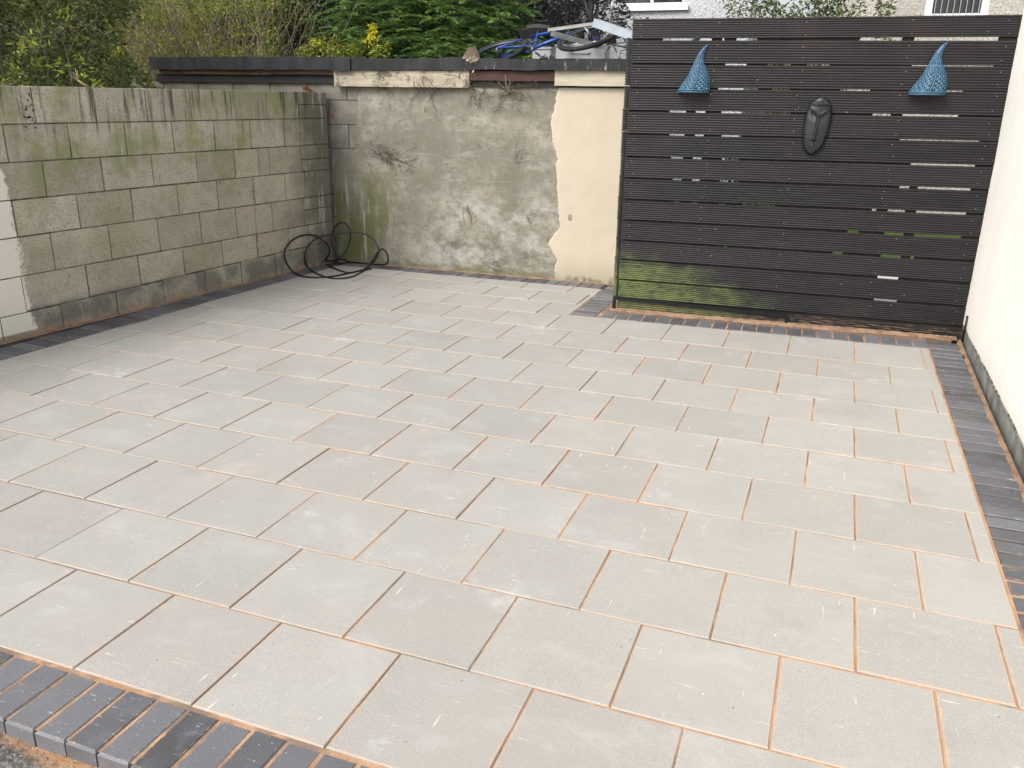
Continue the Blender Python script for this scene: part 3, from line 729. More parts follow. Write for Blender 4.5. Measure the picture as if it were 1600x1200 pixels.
# side return running back to the outbuilding: its board ends face the camera
RB = board_mesh(.86, .169)
for i in range(12):
    zt = tops_l[i+1]+.02 if i < 11 else .26
    o = bpy.data.objects.new('return_board', RB); link(o, fe)
    o.matrix_local = Matrix.Translation((-.026+rnd.uniform(-.004,.003), .89, zt-.169)) @ Matrix.Rotation(-PI/2, 4, 'Z')
for x in (.03, .62, 1.25, 1.95, 2.57):
    MB().box((x,.03,-.1),(x+.075,.10,2.25)).build('post', DK, fe)
# boards fixed behind the gaps
op = {0:[(240,490),(540,620),(1010,1515)],1:[(495,580),(660,750),(780,900),(1200,1500)],2:[(410,625),(680,750),(940,1050),(1300,1380)],
 3:[(262,335),(375,455),(480,760),(1060,1365)],4:[(268,328),(372,425),(480,560),(1160,1450)],5:[(273,322),(365,415),(480,550),(1200,1470)],
 6:[(280,315),(360,400),(470,550),(1160,1195),(1225,1415)],7:[(285,310),(355,395),(470,490),(565,690),(1060,1180),(1220,1400)],
 8:[(375,385),(970,1010),(1090,1175),(1212,1380)],9:[(485,500),(912,950),(1068,1165),(1200,1212)],10:[(1058,1155)],11:[(1035,1150)],12:[]}
for g in range(13):
    x0 = 112-6*g; x1 = 1565-15*g; w2 = lambda X: .02+2.66*(X-x0)/(x1-x0)
    cuts = [x0]+[c for ab in op[g] for c in ab]+[x1]
    for a, b in zip(cuts[::2], cuts[1::2]):
        if b-a < 6: continue
        z = tops_l[g+1]+(tops_r[g+1]-tops_l[g+1])*(w2((a+b)/2)/2.66)
        MB().box((w2(a),.0275,z-.02),(w2(b),.0345,z+.03)).build('backing_strip', DK, fe)
# black trim strip near the ground on the left, with its short upright end
m = MB(); m.add([(-.012,-.02,.088),(1.40,-.02,.058),(1.40,.0,.058),(-.012,.0,.088),(-.012,-.02,.118),(1.40,-.02,.080),(1.40,0,.080),(-.012,0,.118)], [(0,3,2,1),(4,5,6,7),(0,1,5,4),(1,2,6,5),(2,3,7,6),(3,0,4,7)])
m.box((1.385,-.021,-.02),(1.407,-.001,.06)).box((-.016,-.02,-.02),(.012,-.002,.087))
m.build('black_trim', m_simple('black_trim', (.008,.009,.012), None, 8, .35), fe)
# pale worn arris along the top
m = MB()
for i in range(90):
    X = rnd.uniform(.03, 2.6); l = rnd.uniform(.01, .09)
    m.box((X, -.0012, 2.2675), (min(X+l, 2.67), .012, 2.2735))
m.build('worn_edge', m_simple('worn_timber', (.22,.20,.18), (.1,.09,.085), 20, .8), fe, kind='stuff')
SCR = m_simple('galvanised', (.45,.45,.46), None, 8, .4, metal=.8, bump=0)
m = MB()
for i in range(13):
    for x in (.08, .66, 1.29, 1.99, 2.60):
        for dz in (-.035, -.12):
            zz = tops_l[i]+(tops_r[i]-tops_l[i])*x/2.66+dz+rnd.uniform(-.008,.008); X = x+rnd.uniform(-.012,.012)
            m.tube([(X,-.001,zz),(X,.004,zz)], .0032, 6)
m.build('screw_heads', SCR, fe, kind='stuff')

# lattice wall lanterns ------------------------------------------------
LB = m_simple('blue_glazed_lattice', (.07,.175,.25), (.04,.10,.18), 30, .4, .5, .3, 60)
LB2 = m_simple('deep_blue_rib', (.035,.095,.20), (.03,.07,.15), 30, .35, .5, .2, 60)
OUT = [(1060,188,815),(1000,205,822),(900,262,825),(800,335,816),(700,385,782),(600,425,725),(500,470,668),(400,508,645),(300,552,655),(200,632,693),(150,700,718)]
def lantern(s, z, label, sc):
    root = empty('wall_lantern', MFE @ Matrix.Translation((s, -.002, z)) @ Matrix.Scale(sc, 4), label=label, cat='lantern', group='blue lattice lanterns on the dark fence')
    H = .35; px = H/910.
    def LR(t):           # t 0 bottom .. 1 top
        Y = 1060-910*t
        for (a, l, r), (b, l2, r2) in zip(OUT[:-1], OUT[1:]):
            if b <= Y <= a: q = (a-Y)/(a-b); return ((l+(l2-l)*q)-515)*px, ((r+(r2-r)*q)-515)*px
        return (700-515)*px, (718-515)*px
    def P(a, t):
        l, r = LR(t); c, w_ = (l+r)/2, (r-l)/2
        ang = PI*(1-a)
        return Vector((c+w_*math.cos(ang), -max(w_*.85, .006)*math.sin(ang)*1.0, H*t))
    def surf(a0, a1, t0, t1, holes, na, nt):
        m = MB()
        for j in range(nt):
            for i in range(na):
                A0 = a0+(a1-a0)*(i)/na; A1 = a0+(a1-a0)*(i+1)/na; T0 = t0+(t1-t0)*j/nt; T1 = t0+(t1-t0)*(j+1)/nt
                am, tm = (A0+A1)/2, (T0+T1)/2
                if holes and (i+j) % 2 == 0:
                    k = .95; hx = (A1-A0)/2*k; ht = (T1-T0)/2*k
                    vs = [P(A0,T0),P(A1,T0),P(A1,T1),P(A0,T1),P(am,tm-ht),P(am+hx,tm),P(am,tm+ht),P(am-hx,tm)]
                    m.add(vs, [(0,1,4),(1,5,4),(1,2,5),(2,6,5),(2,3,6),(3,7,6),(3,0,7),(0,4,7)])
                else: m.add([P(A0,T0),P(A1,T0),P(A1,T1),P(A0,T1)], [(0,1,2,3)])
        return m
    for a0, a1 in ((.02,.47),(.53,.98)):
        m = surf(a0, a1, .07, .80, True, 7, 17)
        o = m.build('lattice_shade', LB, root, True)
        md = o.modifiers.new('solid', 'SOLIDIFY'); md.thickness = .003; md.offset = -1
    m = surf(.0, 1., .80, 1., False, 10, 8); o = m.build('tip', LB2, root, True)
    m = surf(.0, 1., .0, .07, False, 24, 2); o = m.build('base_band', LB, root, True); md = o.modifiers.new('solid', 'SOLIDIFY'); md.thickness = .004; md.offset = -1
    MB().tube([P(.5, t/24)+Vector((0,-.001,0)) for t in range(24)], [.0065-.003*t/24 for t in range(24)], 6).build('rib', LB2, root, True)
    for a in (.0, 1.): MB().tube([P(a, t/24)+Vector((0,-.002,0)) for t in range(25)], .0034, 6).build('side_rib', LB2, root, True)
    for zz in (.004, .019): 
        MB().tube([P(a/20, 0)*1.02+Vector((0,-.002,zz)) for a in range(21)], .0045, 6).build('rim', LB, root, True)
lantern(.523, 1.747, 'blue lattice wall lantern on the fence end nearer the outbuilding', .97)
lantern(2.162, 1.750, 'blue lattice wall lantern on the fence end nearer the cream wall', 1.0)

# carved mask -----------------------------------------------------------
mk = empty('wall_mask', MFE @ Matrix.Translation((1.44, -.004, 1.524)) @ Matrix.Rotation(math.radians(5), 4, 'Y'), label='long black carved face mask hanging between the two blue lanterns', cat='mask')
MASK = m_simple('black_carved_wood', (.007,.010,.013), (.015,.019,.023), 12, .42, .5, .25, 50)
def mask_h(u, v):          # u -1..1 across, v -1 (chin) .. 1 (crown)
    z = .046*math.sqrt(max(0, 1-(u*u*.92)))*(1-.35*abs(v)**3)
    g = lambda x, c, s_: math.exp(-((x-c)/s_)**2)
    nose = g(u, 0, .10)*(1 if -.5 < v < .36 else max(0, 1-abs(v-(.36 if v > .36 else -.5))*9))*.018*(1.25-.6*(v+.5))
    nostr = g(u, 0, .20)*g(v, -.47, .06)*.010
    brow_v = .36+.22*min(1, abs(u)/.75)**.8
    brow = g(v, brow_v, .020)*.017*(1 if abs(u) < .85 else 0)
    sock = -g(v, brow_v-.17, .10)*g(abs(u), .45, .26)*.012
    lid = g(v, brow_v-.20, .03)*g(abs(u), .45, .22)*.006
    mouth = g(v, -.63, .022)*g(u, 0, .2)*.010 + g(v, -.70, .022)*g(u, 0, .16)*.009 - g(v, -.665, .014)*g(u, 0, .2)*.008
    crown = .007 if v > .70 else 0
    return z+nose+nostr+brow+sock+lid+mouth+crown
def mask_w(v): return (.088 if v > .2 else .088-.012*((.2-v)/1.2)**1.0)*math.sqrt(max(0, 1-abs(v)**(3.2 if v > 0 else 3.0)))+.002
m = MB(); NU, NV = 44, 84; vs = []
for j in range(NV+1):
    v = -1+2*j/NV
    for i in range(NU+1):
        u = -1+2*i/NU; vs.append((mask_w(v)*u, -mask_h(u, v)*(1 if abs(u) < 1 else .2)-.002, v*.2))
m.add(vs, [(j*(NU+1)+i, j*(NU+1)+i+1, (j+1)*(NU+1)+i+1, (j+1)*(NU+1)+i) for j in range(NV) for i in range(NU)])
m.build('face', MASK, mk, True)
m = MB(); vs = []; n = 40
for j in range(n):
    a = 2*PI*j/n; v = math.sin(a); wv = mask_w(v*.999)*(1 if math.cos(a) > 0 else -1)
    vs += [(wv*1.04, -.016, v*.204), (wv*1.04, .002, v*.204)]
m.add(vs, [(2*j, (2*j+1), (2*((j+1) % n)+1), 2*((j+1) % n)) for j in range(n)]); m.build('rim', MASK, mk, True)
m = MB()
for j in range(9):
    u = -.75+1.5*j/8
    m.tube([(mask_w(.72)*u, -mask_h(u,.72)-.004, .146),(mask_w(.86)*u*.9, -mask_h(u,.86)-.004, .174)], .004, 6)
m.build('crown_ridges', MASK, mk, True, kind='stuff')

# ------------------------------------------------------------------ black hose in the corner
def ray(px, py):
    return (F_ + R_*((px-800)/1316.25) - U_*((py-600)/1316.25))
def at_y(px, py, y): d = ray(px, py); return CAM + d*((y-CAM.y)/d.y)
def at_z(px, py, z): d = ray(px, py); return CAM + d*((z-CAM.z)/d.z)
HP = [(1180,720,0),(960,765,0),(760,808,0),(550,828,0),(350,815,0),(220,752,0.02),(140,640,5.72),(115,520,5.70),(170,405,5.72),(270,330,5.76),(400,294,5.82),(530,320,5.88),(620,385,5.92),(678,465,5.96),(672,540,5.97),(628,612,.02),
 (700,620,.02),(795,595,6.0),(738,500,6.03),(700,360,6.05),(730,225,6.06),(785,160,6.07),(845,140,6.08),(905,185,6.08),(940,280,6.08),(928,400,6.07),(875,515,6.05),(800,590,6.0),
 (900,600,.02),(1010,597,.0),(1180,612,0.0),(1330,650,.0),(1392,655,6.1),(1408,560,6.1),(1352,475,6.08),(1292,508,6.05),(1230,590,5.96),(1160,690,0.03),(1070,765,0),(950,822,0),(800,842,0),(650,828,0),(500,768,0),(400,690,.02),(370,580,5.74),(400,460,5.74),(475,370,5.78),(570,320,5.82),(700,292,5.88),(850,270,5.93),(1000,262,5.96),(1120,285,5.97),(1220,350,5.95),(1282,440,5.92),(1290,520,5.88),(1240,622,.06),(1150,700,.02),(1080,738,0),(930,768,0),(800,740,0),(640,665,0.01)]
pts = []
for X, Y, d in HP:
    px, py = 430+X*.125, 330+Y*.125
    p = at_z(px, py, .009+d) if d < 1 else at_y(px, py, d)
    nl = Vector((.99283,-.1195,0)); o0 = Vector((-5.593,2.704,0)); dd = (p-o0).dot(nl)
    if dd < .03:
        e = (p-CAM).normalized(); p = CAM+e*(((o0-CAM).dot(nl)+.03)/e.dot(nl))
    p.z = max(p.z, .009)
    if p.y > 6.19: p.y = 6.19
    pts.append(p)
sp = spline(pts, 7)
ho = empty('garden_hose', Matrix.Translation(pts[4]), label='loosely looped black rubber hose lying in the far left corner', cat='hose')
mi = ho.matrix_world.inverted()
MB().tube([mi @ p for p in sp], .0088, 8).build('tube', m_simple('black_rubber', (.010,.011,.014), None, 6, .38, .5, .1), ho, True)
e0 = sp[0]-sp[1]; e0.normalize()
MB().tube([mi @ (sp[0]-e0*.02), mi @ (sp[0]+e0*.018)], .0115, 10).build('end_fitting', m_simple('black_fitting', (.02,.02,.022), None, 6, .4), ho, True)

# dry leaves and broken twig on the wall top
DL = m_simple('dead_leaf', (.36,.15,.05), (.20,.085,.035), 20, .7)
def dry_leaf(M, label, n=1, L=.07):
    m = MB(); r0 = random.Random(int(M.translation.x*1000))
    for q in range(n):
        a0 = r0.uniform(-.6,.6); vs = []; K = 7
        for i in range(K):
            t = i/(K-1); wv = .018*math.sin(PI*t)**.7+.001; c = .028*math.sin(PI*t)
            vs += [(-wv+a0*t*.03, c+.010, L*t), (a0*t*.03, c-.002, L*t), (wv+a0*t*.03, c+.012, L*t)]
        m.add(vs, [(3*i+k, 3*i+k+1, 3*i+k+4, 3*i+k+3) for i in range(K-1) for k in (0,1)])
    o = m.build('dry_leaf', DL, None, True, M=M); tag(o, label=label, cat='dead leaf', group='dead leaves near the wall corner'); return o
for i, (s, z, rot, lb) in enumerate(((3.20,1.716,.5,'curled orange dead leaf leftmost on the block wall end'),(3.27,1.716,-.35,'upright orange brown dead leaf in the middle of the wall end'),(3.34,1.716,-.7,'leaning dead leaf nearest the corner on the wall end'))):
    dry_leaf(ML @ Matrix.Translation((s, .02, z)) @ Matrix.Rotation(rot, 4, 'Y'), lb)
dry_leaf(MF @ Matrix.Translation((.05, -.02, 1.47)), 'small orange dead leaf caught on the grey wall beside the corner', 1, .05)
tw = empty('broken_twig', ML @ Matrix.Translation((.80,.03,1.72)), label='pale split twig poking over the top of the block wall', cat='twig')
TWM = m_simple('pale_twig', (.55,.45,.24), (.38,.28,.15), 20, .7)
MB().tube([(.03,0,-.01),(-.02,0,.02),(-.055,.01,.045)], [.009,.008,.007], 7).build('stub', TWM, tw, True)
for dx, dz in ((-.085,.10),(-.06,.12),(-.045,.11),(-.10,.07)): MB().tube([(-.05,.01,.042),((dx-.05)/2,.01,(dz+.045)/2),(dx,.012,dz)], [.004,.0035,.002], 5).build('prong', TWM, tw, True)

# ------------------------------------------------------------------ things lying on the outbuilding roof
ROOF = 2.03
def circ(R, n, M, ry=1): return [M @ Vector((R*math.cos(2*PI*i/n), R*ry*math.sin(2*PI*i/n), 0)) for i in range(n)]
def bicycle(M, label, frame_col, accent, rimc):
    b = empty('bicycle', M, label=label, cat='bicycle', group='old bicycles dumped on the flat roof')
    FR = m_simple('frame_paint', frame_col, None, 8, .3, .5, 0); AC = m_simple('accent_paint', accent, None, 8, .3, .5, 0)
    BK = m_simple('tyre_rubber', (.012,.012,.013), (.03,.028,.026), 12, .7); AL = m_simple('scratched_alloy', rimc, None, 12, .35, .5, 0, metal=.6)
    # bicycle plane is local xz, wheels at x = +-.52
    RXm = Matrix.Rotation(PI/2, 4, 'X')
    for wx in (-.52, .52):
        T = Matrix.Translation((wx, 0, .33)) @ RXm
        wh = MB().tube(circ(.315, 40, T), .024, 8, closed=True).build('tyre', BK, b, True)
        MB().tube(circ(.285, 36, T), .012, 6, closed=True).build('rim', AL, wh, True)
        m = MB()
        for k in range(20):
            a = 2*PI*k/20; m.tube([T @ Vector((.02*math.cos(a+1), .02*math.sin(a+1), .03*(-1)**k)), T @ Vector((.28*math.cos(a), .28*math.sin(a), 0))], .0013, 3, False)
        m.build('spokes', AL, wh, kind='stuff')
        MB().tube([(wx,-.05,.33),(wx,.05,.33)], .02, 8).build('hub', AL, wh, True)
    bb, seat, head, headt, rear, front = (-.08,0,.28), (-.2,0,.74), (.37,0,.62), (.33,0,.76), (-.52,0,.33), (.52,0,.33)
    for a, c, r in ((bb, head, .021), ((-.19,0,.68), headt, .017), (bb, seat, .016), (head, headt, .02)):
        MB().tube([a, c], r, 8).build('frame_tube', FR, b, True)
    for sy in (-.05, .05):
        MB().tube([(bb[0], sy*.5, bb[2]), (rear[0], sy, rear[2])], .010, 6).build('chain_stay', FR, b, True)
        MB().tube([(-.19, sy*.3, .66), (rear[0], sy, rear[2])], .008, 6).build('seat_stay', FR, b, True)
        MB().tube([(head[0]+.01, sy*.8, .6), (front[0], sy, front[2])], .012, 6).build('fork_blade', AC, b, True)
    MB().tube([headt, (.31,0,.86), (.35,0,.90)], .013, 6).build('stem', AL, b, True)
    hb = MB().tube(spline([(.30,-.30,.93),(.33,-.2,.93),(.36,-.06,.90),(.36,.06,.90),(.33,.2,.93),(.30,.30,.93)], 4), .011, 7).build('handlebar', AL, b, True)
    for sy in (-1, 1): MB().tube([(.29,sy*.33,.935),(.31,sy*.23,.93)], .017, 8).build('grip', m_simple('pale_grip', (.5,.5,.5), None, 8, .6), hb, True)
    MB().tube([seat, (-.225,0,.86)], .012, 6).build('seat_post', AL, b, True)
    MB().add([(-.36,-.07,.88),(-.36,.07,.88),(-.22,.06,.885),(-.08,.016,.875),(-.08,-.016,.875),(-.22,-.06,.885),(-.35,-.05,.84),(-.35,.05,.84),(-.22,.03,.845),(-.09,0,.85),(-.22,-.03,.845)],
      [(0,5,2,1),(5,4,3,2),(0,1,7,6),(1,2,8,7),(2,3,9,8),(3,4,9),(4,5,10,9),(5,0,6,10),(6,7,8,10),(8,9,10)]).build('saddle', BK, b)
    MB().tube(circ(.085, 24, Matrix.Translation((bb[0],-.045,bb[2])) @ RXm), .006, 5, closed=True).build('chainring', AL, b, True)
    for s in (-1, 1):
        MB().tube([(bb[0], s*.05, bb[2]), (bb[0]+s*.12, s*.075, bb[2]-s*.11)], .009, 6).build('crank', AL, b, True)
        MB().box((bb[0]+s*.12-.045, s*.08, bb[2]-s*.11-.01), (bb[0]+s*.12+.045, s*.08+s*.09, bb[2]-s*.11+.012)).build('pedal', BK, b)
    return b
def lay(px, py, y, yaw, tilt, roll=0, zup=0):
    p = at_y(px, py, y); p.z = ROOF+zup
    return Matrix.Translation(p) @ Matrix.Rotation(yaw, 4, 'Z') @ Matrix.Rotation(roll, 4, 'Y') @ Matrix.Rotation(tilt, 4, 'X')
bicycle(lay(832, 90, 7.15, math.radians(-4), math.radians(-66), math.radians(-8), .06), 'blue bicycle lying on its side on the roof, its dark wheels to the left', (.02,.07,.36), (.35,.37,.40), (.10,.11,.13))
bicycle(lay(955, 90, 7.75, math.radians(172), math.radians(70), math.radians(4), .10), 'grey bicycle with royal blue fork lying on the roof beside the fence', (.17,.18,.17), (.03,.05,.50), (.52,.53,.53))
WOODG = m_simple('weathered_grey_plank', (.40,.39,.36), (.24,.23,.21), 5, .8, stretch=(1,8,8))
def plank(P0, P1, wd, th, label, mat, name='plank', cat='plank'):
    P0 = Vector(P0); P1 = Vector(P1); d = P1-P0; L = d.length; x = d.normalized(); z = Vector((0,0,1)); y = z.cross(x).normalized(); z = x.cross(y)
    M = Matrix((x, y, z)).transposed().to_4x4(); M.translation = P0
    return tag(MB().box((0,-wd/2,-th/2),(L,wd/2,th/2)).build(name, mat, None, M=M), label=label, cat=cat)
SIL = m_simple('pale_blue_metal', (.42,.48,.54), (.30,.34,.39), 3, .4, .5, .1)
plank(at_y(931,36,6.95), at_y(1006,62,6.85), .12, .075, 'pale blue grey metal trough sloping down behind the fence top', SIL, 'metal_trough', 'trough')
plank(at_y(858,47,7.1), at_y(932,37,6.97), .05, .03, 'thin weathered grey timber propped across the grey bicycle', WOODG)
plank(at_y(862,52,7.2), at_y(950,76,7.2), .05, .05, 'round cornered grey plastic pipe section sloping above the roof felt', m_simple('grey_pipe', (.22,.235,.22), (.15,.16,.15), 5, .45), 'pipe_section', 'pipe')
WHP = m_simple('white_plastic', (.42,.43,.45), (.30,.31,.33), 3, .45)
def crate(px, py, y, wd, dp, h, yaw, label):
    p = at_y(px, py, y); p.z = ROOF+.03
    c = empty('storage_box', Matrix.Translation(p) @ Matrix.Rotation(yaw, 4, 'Z'), label=label, cat='box')
    t = .008
    MB().box((0,0,0),(wd,dp,.01)).box((0,0,.01),(wd,t,h)).box((0,dp-t,.01),(wd,dp,h)).box((0,t,.01),(t,dp-t,h)).box((wd-t,t,.01),(wd,dp-t,h)).build('tub', WHP, c)
    MB().box((-.012,-.012,h-.02),(wd+.012,-.001,h+.004)).box((-.012,dp+.001,h-.02),(wd+.012,dp+.012,h+.004)).box((-.012,0,h-.02),(-.001,dp,h+.004)).box((wd+.001,0,h-.02),(wd+.012,dp,h+.004)).build('rim', WHP, c)
    MB().box((wd*.3,-.014,h*.5),(wd*.34,-.001,h*.62)).box((wd*.66,-.014,h*.5),(wd*.70,-.001,h*.62)).box((wd*.34,-.016,h*.5),(wd*.66,-.008,h*.53)).build('handle', WHP, c)
crate(868, 88, 7.55, .52, .35, .17, .1, 'pale grey plastic box lying open between the two bicycles')
crate(832, 88, 8.0, .22, .25, .17, -.1, 'small cream coloured plastic box under the blue bicycle')
CAR = m_simple('cardboard', (.13,.09,.065), (.075,.052,.04), 8, .85)
t = empty('cardboard_scrap', MF @ Matrix.Translation((1.58,-.04,2.03)), label='brown torn cardboard scrap perched on the roof edge left of the bicycles', cat='cardboard')
MB().add([(-.085,0,.015),(-.03,-.05,-.05),(.02,-.02,-.065),(.08,-.03,-.01),(.05,.0,.05),(.0,.02,.105),(-.03,.01,.09),(-.01,-.02,.01)], [(0,1,7),(1,2,7),(2,3,7),(3,4,7),(4,5,7),(5,6,7),(6,0,7)]).add([(-.085,.012,.02),(.0,-.02,-.055),(.09,.01,.01),(.03,.03,.12)], [(3,2,1,0)]).build('flap', CAR, t)
m = MB(); r0 = random.Random(5)
for i in range(26):
    a = r0.uniform(0, 6.28); c = Vector((r0.gauss(.03,.04), r0.gauss(-.05,.02), r0.gauss(-.02,.025))); d = Vector((math.cos(a)*.02, r0.uniform(-.01,.01), math.sin(a)*.02)); e = Vector((-d.z*.5, .004, d.x*.5))
    m.add([c-d, c+e, c+d, c-e], [(0,1,2,3)])
m.build('leaf_litter', VINEL, t, kind='stuff')

# ------------------------------------------------------------------ vegetation
def leaves(name, centers, size, mat, parent, seed, aspect=.45, droop=.3, tone=None, fold=.25):
    rs = np.random.RandomState(seed); C = np.asarray(centers, float); n = len(C)
    d = rs.normal(size=(n,3)); d[:,2] = d[:,2]*.6-droop*.5; d /= np.linalg.norm(d, axis=1)[:,None]
    r = rs.normal(size=(n,3)); s = np.cross(d, r); s /= np.linalg.norm(s, axis=1)[:,None]; u = np.cross(s, d)
    L = (size*rs.uniform(.55, 1.35, n))[:,None]; W = L*aspect*.5
    v = np.stack([C, C+d*L*.45+s*W+u*W*fold, C+d*L, C+d*L*.45-s*W+u*W*fold, C+d*L*.5-u*W*.1], 1).reshape(-1,3)
    b = (np.arange(n)*5)[:,None]
    f = np.concatenate([b+[0,1,4], b+[1,2,4], b+[2,3,4], b+[3,0,4]], 1).reshape(-1,3)
    me = bpy.data.meshes.new(name); me.vertices.add(len(v)); me.vertices.foreach_set('co', v.astype('f4').ravel())
    me.loops.add(f.size); me.loops.foreach_set('vertex_index', f.ravel().astype('i4'))
    me.polygons.add(len(f)); me.polygons.foreach_set('loop_start', (np.arange(len(f))*3).astype('i4')); me.polygons.foreach_set('loop_total', np.full(len(f),3,'i4'))
    me.update(); me.materials.append(mat)
    tn = rs.beta(2, 2.4, n) if tone is None else np.clip(tone+rs.normal(0,.13,n), 0, 1)
    at = me.attributes.new('tone', 'FLOAT', 'POINT'); at.data.foreach_set('value', np.repeat(tn, 5).astype('f4'))
    o = bpy.data.objects.new(name, me); link(o, parent); return o
def twigs(name, segs, mat, parent, r=.003):
    m = MB()
    for pts in segs: m.tube(pts, [r*(1-.65*i/(len(pts)-1)) for i in range(len(pts))], 4, False)
    return m.build(name, mat, parent, True)
BARK = m_simple('bark', (.10,.075,.055), (.05,.04,.03), 12, .9)
BARKD = m_simple('dark_bark', (.045,.040,.038), (.025,.022,.02), 12, .9)
DRY = m_simple('dry_stalk', (.40,.31,.235), (.25,.19,.16), 12, .85)
DRY2 = m_simple('grey_dry_stalk', (.36,.32,.27), (.22,.19,.17), 12, .85)
def clumps(box, k, n, rad, rs, top=None):
    (x0,x1),(y0,y1),(z0,z1) = box; out = []; tones = []
    cc = np.stack([rs.uniform(x0,x1,k), rs.uniform(y0,y1,k), rs.uniform(z0,z1,k)], 1)
    for c in cc:
        q = rs.normal(size=(n,3)); q /= np.linalg.norm(q,axis=1)[:,None]; q *= (rs.uniform(.35,1,(n,1)))**.5*rad*rs.uniform(.6,1.3)
        q[:,2] *= .75; out.append(c+q); tones.append(np.full(n, np.clip(rs.normal(.42,.17),0,1)))
    return np.concatenate(out), np.concatenate(tones)
G1 = m_leaf('dark_hedge_leaf', (.024,.038,.016), (.19,.23,.065), (.44,.46,.11))
G2 = m_leaf('yellow_green_leaf', (.12,.16,.025), (.38,.40,.05), (.55,.52,.08))
G3 = m_leaf('deep_green_leaf', (.012,.030,.014), (.055,.11,.035), (.11,.19,.055))
G4 = m_leaf('juniper_needle', (.055,.13,.045), (.27,.42,.10), (.50,.58,.12), .6)
G5 = m_leaf('dull_grey_leaf', (.03,.038,.035), (.11,.125,.11), (.28,.28,.24))
G6 = m_leaf('olive_leaf', (.11,.13,.035), (.34,.35,.10), (.50,.46,.14))
GY = m_leaf('golden_leaf', (.75,.62,.02), (.95,.85,.10))
GP = m_leaf('pale_leaf', (.06,.085,.028), (.17,.20,.07), (.30,.28,.10))
def stems(base_box, n, top_z, seed, lean=(0,0), wob=.06, k=8, spread=.35):
    rs = random.Random(seed); (x0,x1),(y0,y1),z0 = base_box; out = []
    for i in range(n):
        p = Vector((rs.uniform(x0,x1), rs.uniform(y0,y1), z0)); d = Vector((rs.gauss(lean[0],spread), rs.gauss(lean[1],spread*.6), 1)); L = (top_z-z0)*rs.uniform(.75,1.15); pts = [p.copy()]
        for j in range(k):
            d += Vector((rs.gauss(0,wob*2), rs.gauss(0,wob*2), 0)); p = p+d.normalized()*L/k; pts.append(p.copy())
        out.append(pts)
    return out
def shrub(name, label, loc, boxes, nseed, stemspec=(), cat='shrub', group=None, keep=None):
    b = empty(name, Matrix.Translation(loc), label=label, cat=cat, group=group); inv = Matrix.Translation(-Vector(loc)); L0 = np.array(loc)
    rs = np.random.RandomState(nseed)
    for i, (box, k, n, rad, size, mat, asp) in enumerate(boxes):
        c, t = clumps(box, k, n, rad, rs)
        if keep is not None: q = keep(c); c = c[q]; t = t[q]
        leaves('foliage', c-L0, size, mat, b, nseed+i, asp, tone=t)
    for j, (bb, n, tz, lean, r, mat, wob, spr) in enumerate(stemspec):
        sg = [[q-Vector(loc) for q in pts] for pts in stems(bb, n, tz, nseed*7+j, lean, wob, 8, spr) if keep is None or keep(np.array([tuple(q) for q in pts])).all()]
        twigs('stems', sg, mat, b, r)
    return b
# 1 dark hedge leaning over the block wall on the left
shrub('hedge_shrub', 'dense dark leafy shrub with yellow tips right behind the near block wall', (-6.9,4.6,-.1),
  [(((-7.6,-5.95),(3.0,6.6),(1.2,3.3)), 240, 140, .24, .055, G1, .42), (((-6.5,-6.0),(2.9,5.6),(1.65,2.7)), 20, 30, .10, .058, G2, .36),
   (((-10.2,-7.4),(5.0,7.6),(1.0,3.4)), 110, 90, .32, .08, G1, .45)],
  21, [(((-7.4,-6.1),(3.0,6.4),.0), 60, 3.3, (.1,0), .006, BARK, .12, .35), (((-6.8,-6.0),(3.0,6.2),1.0), 70, 2.9, (.15,-.1), .003, DRY2, .22, .5)],
  keep=lambda c: (c[:,0] < -.36-.92*(c[:,1]+1.55)+.25*np.sin(c[:,2]*5)) & ((c[:,0] < -5.75-.12*0+.12*(c[:,1]-2.7)-.02) | (c[:,2] > 1.78)))
# a few lighter sprigs hanging over the wall
sp_ = empty('leafy_sprig', Matrix.Translation((-5.75,3.4,1.6)), label='bright green leafy sprigs reaching over the block wall beside the pale twig', cat='sprig')
cc = []
for (px, py, yy) in ((127,92,3.45),(130,112,3.42),(90,106,3.3),(45,62,3.0),(58,55,3.05),(155,128,3.6),(25,108,3.0),(30,75,3.0),(100,20,3.3),(185,80,4.0)):
    p = at_y(px, py, yy); rs = np.random.RandomState(int(px)); cc.append(np.array(p)+rs.normal(0,.026,(14,3)))
leaves('foliage', np.concatenate(cc)-np.array((-5.75,3.4,1.6)), .05, G2, sp_, 5, .36, tone=np.full(140,.42))
# 2 tall brown stalks with olive growth above the left part of the roof
shrub('stalky_shrub', 'tall olive shrub full of dry brownish upright stalks behind the left roof end', (-9.4,9.2,-.1),
  [(((-11.4,-7.6),(8.9,9.7),(1.7,3.2)), 150, 60, .22, .05, G6, .30), (((-11.2,-7.6),(8.7,8.95),(1.9,2.9)), 230, 70, .16, .045, G2, .35),
   (((-13.6,-7.6),(10.2,10.8),(1.5,4.2)), 170, 130, .34, .07, G6, .4)],
  31, [(((-11.8,-7.6),(8.9,9.5),.6), 620, 3.5, (.04,0), .0055, DRY, .10, .22), (((-11.8,-7.6),(8.75,9.2),1.2), 240, 3.3, (.15,0), .0045, DRY2, .3, .6)])
# 3 deep green broadleaf mass
shrub('laurel_shrub', 'deep green broadleaf bush behind the roof left of the feathery conifer', (-7.6,10.2,-.1),
  [(((-9.2,-6.6),(9.6,11.0),(1.2,4.0)), 200, 120, .30, .085, G3, .45), (((-8.4,-7.3),(9.3,9.7),(2.2,3.0)), 16, 60, .16, .08, G1, .42)],
  41, [(((-8.6,-6.8),(9.6,10.4),.0), 26, 3.6, (0,0), .012, BARKD, .12, .3)])
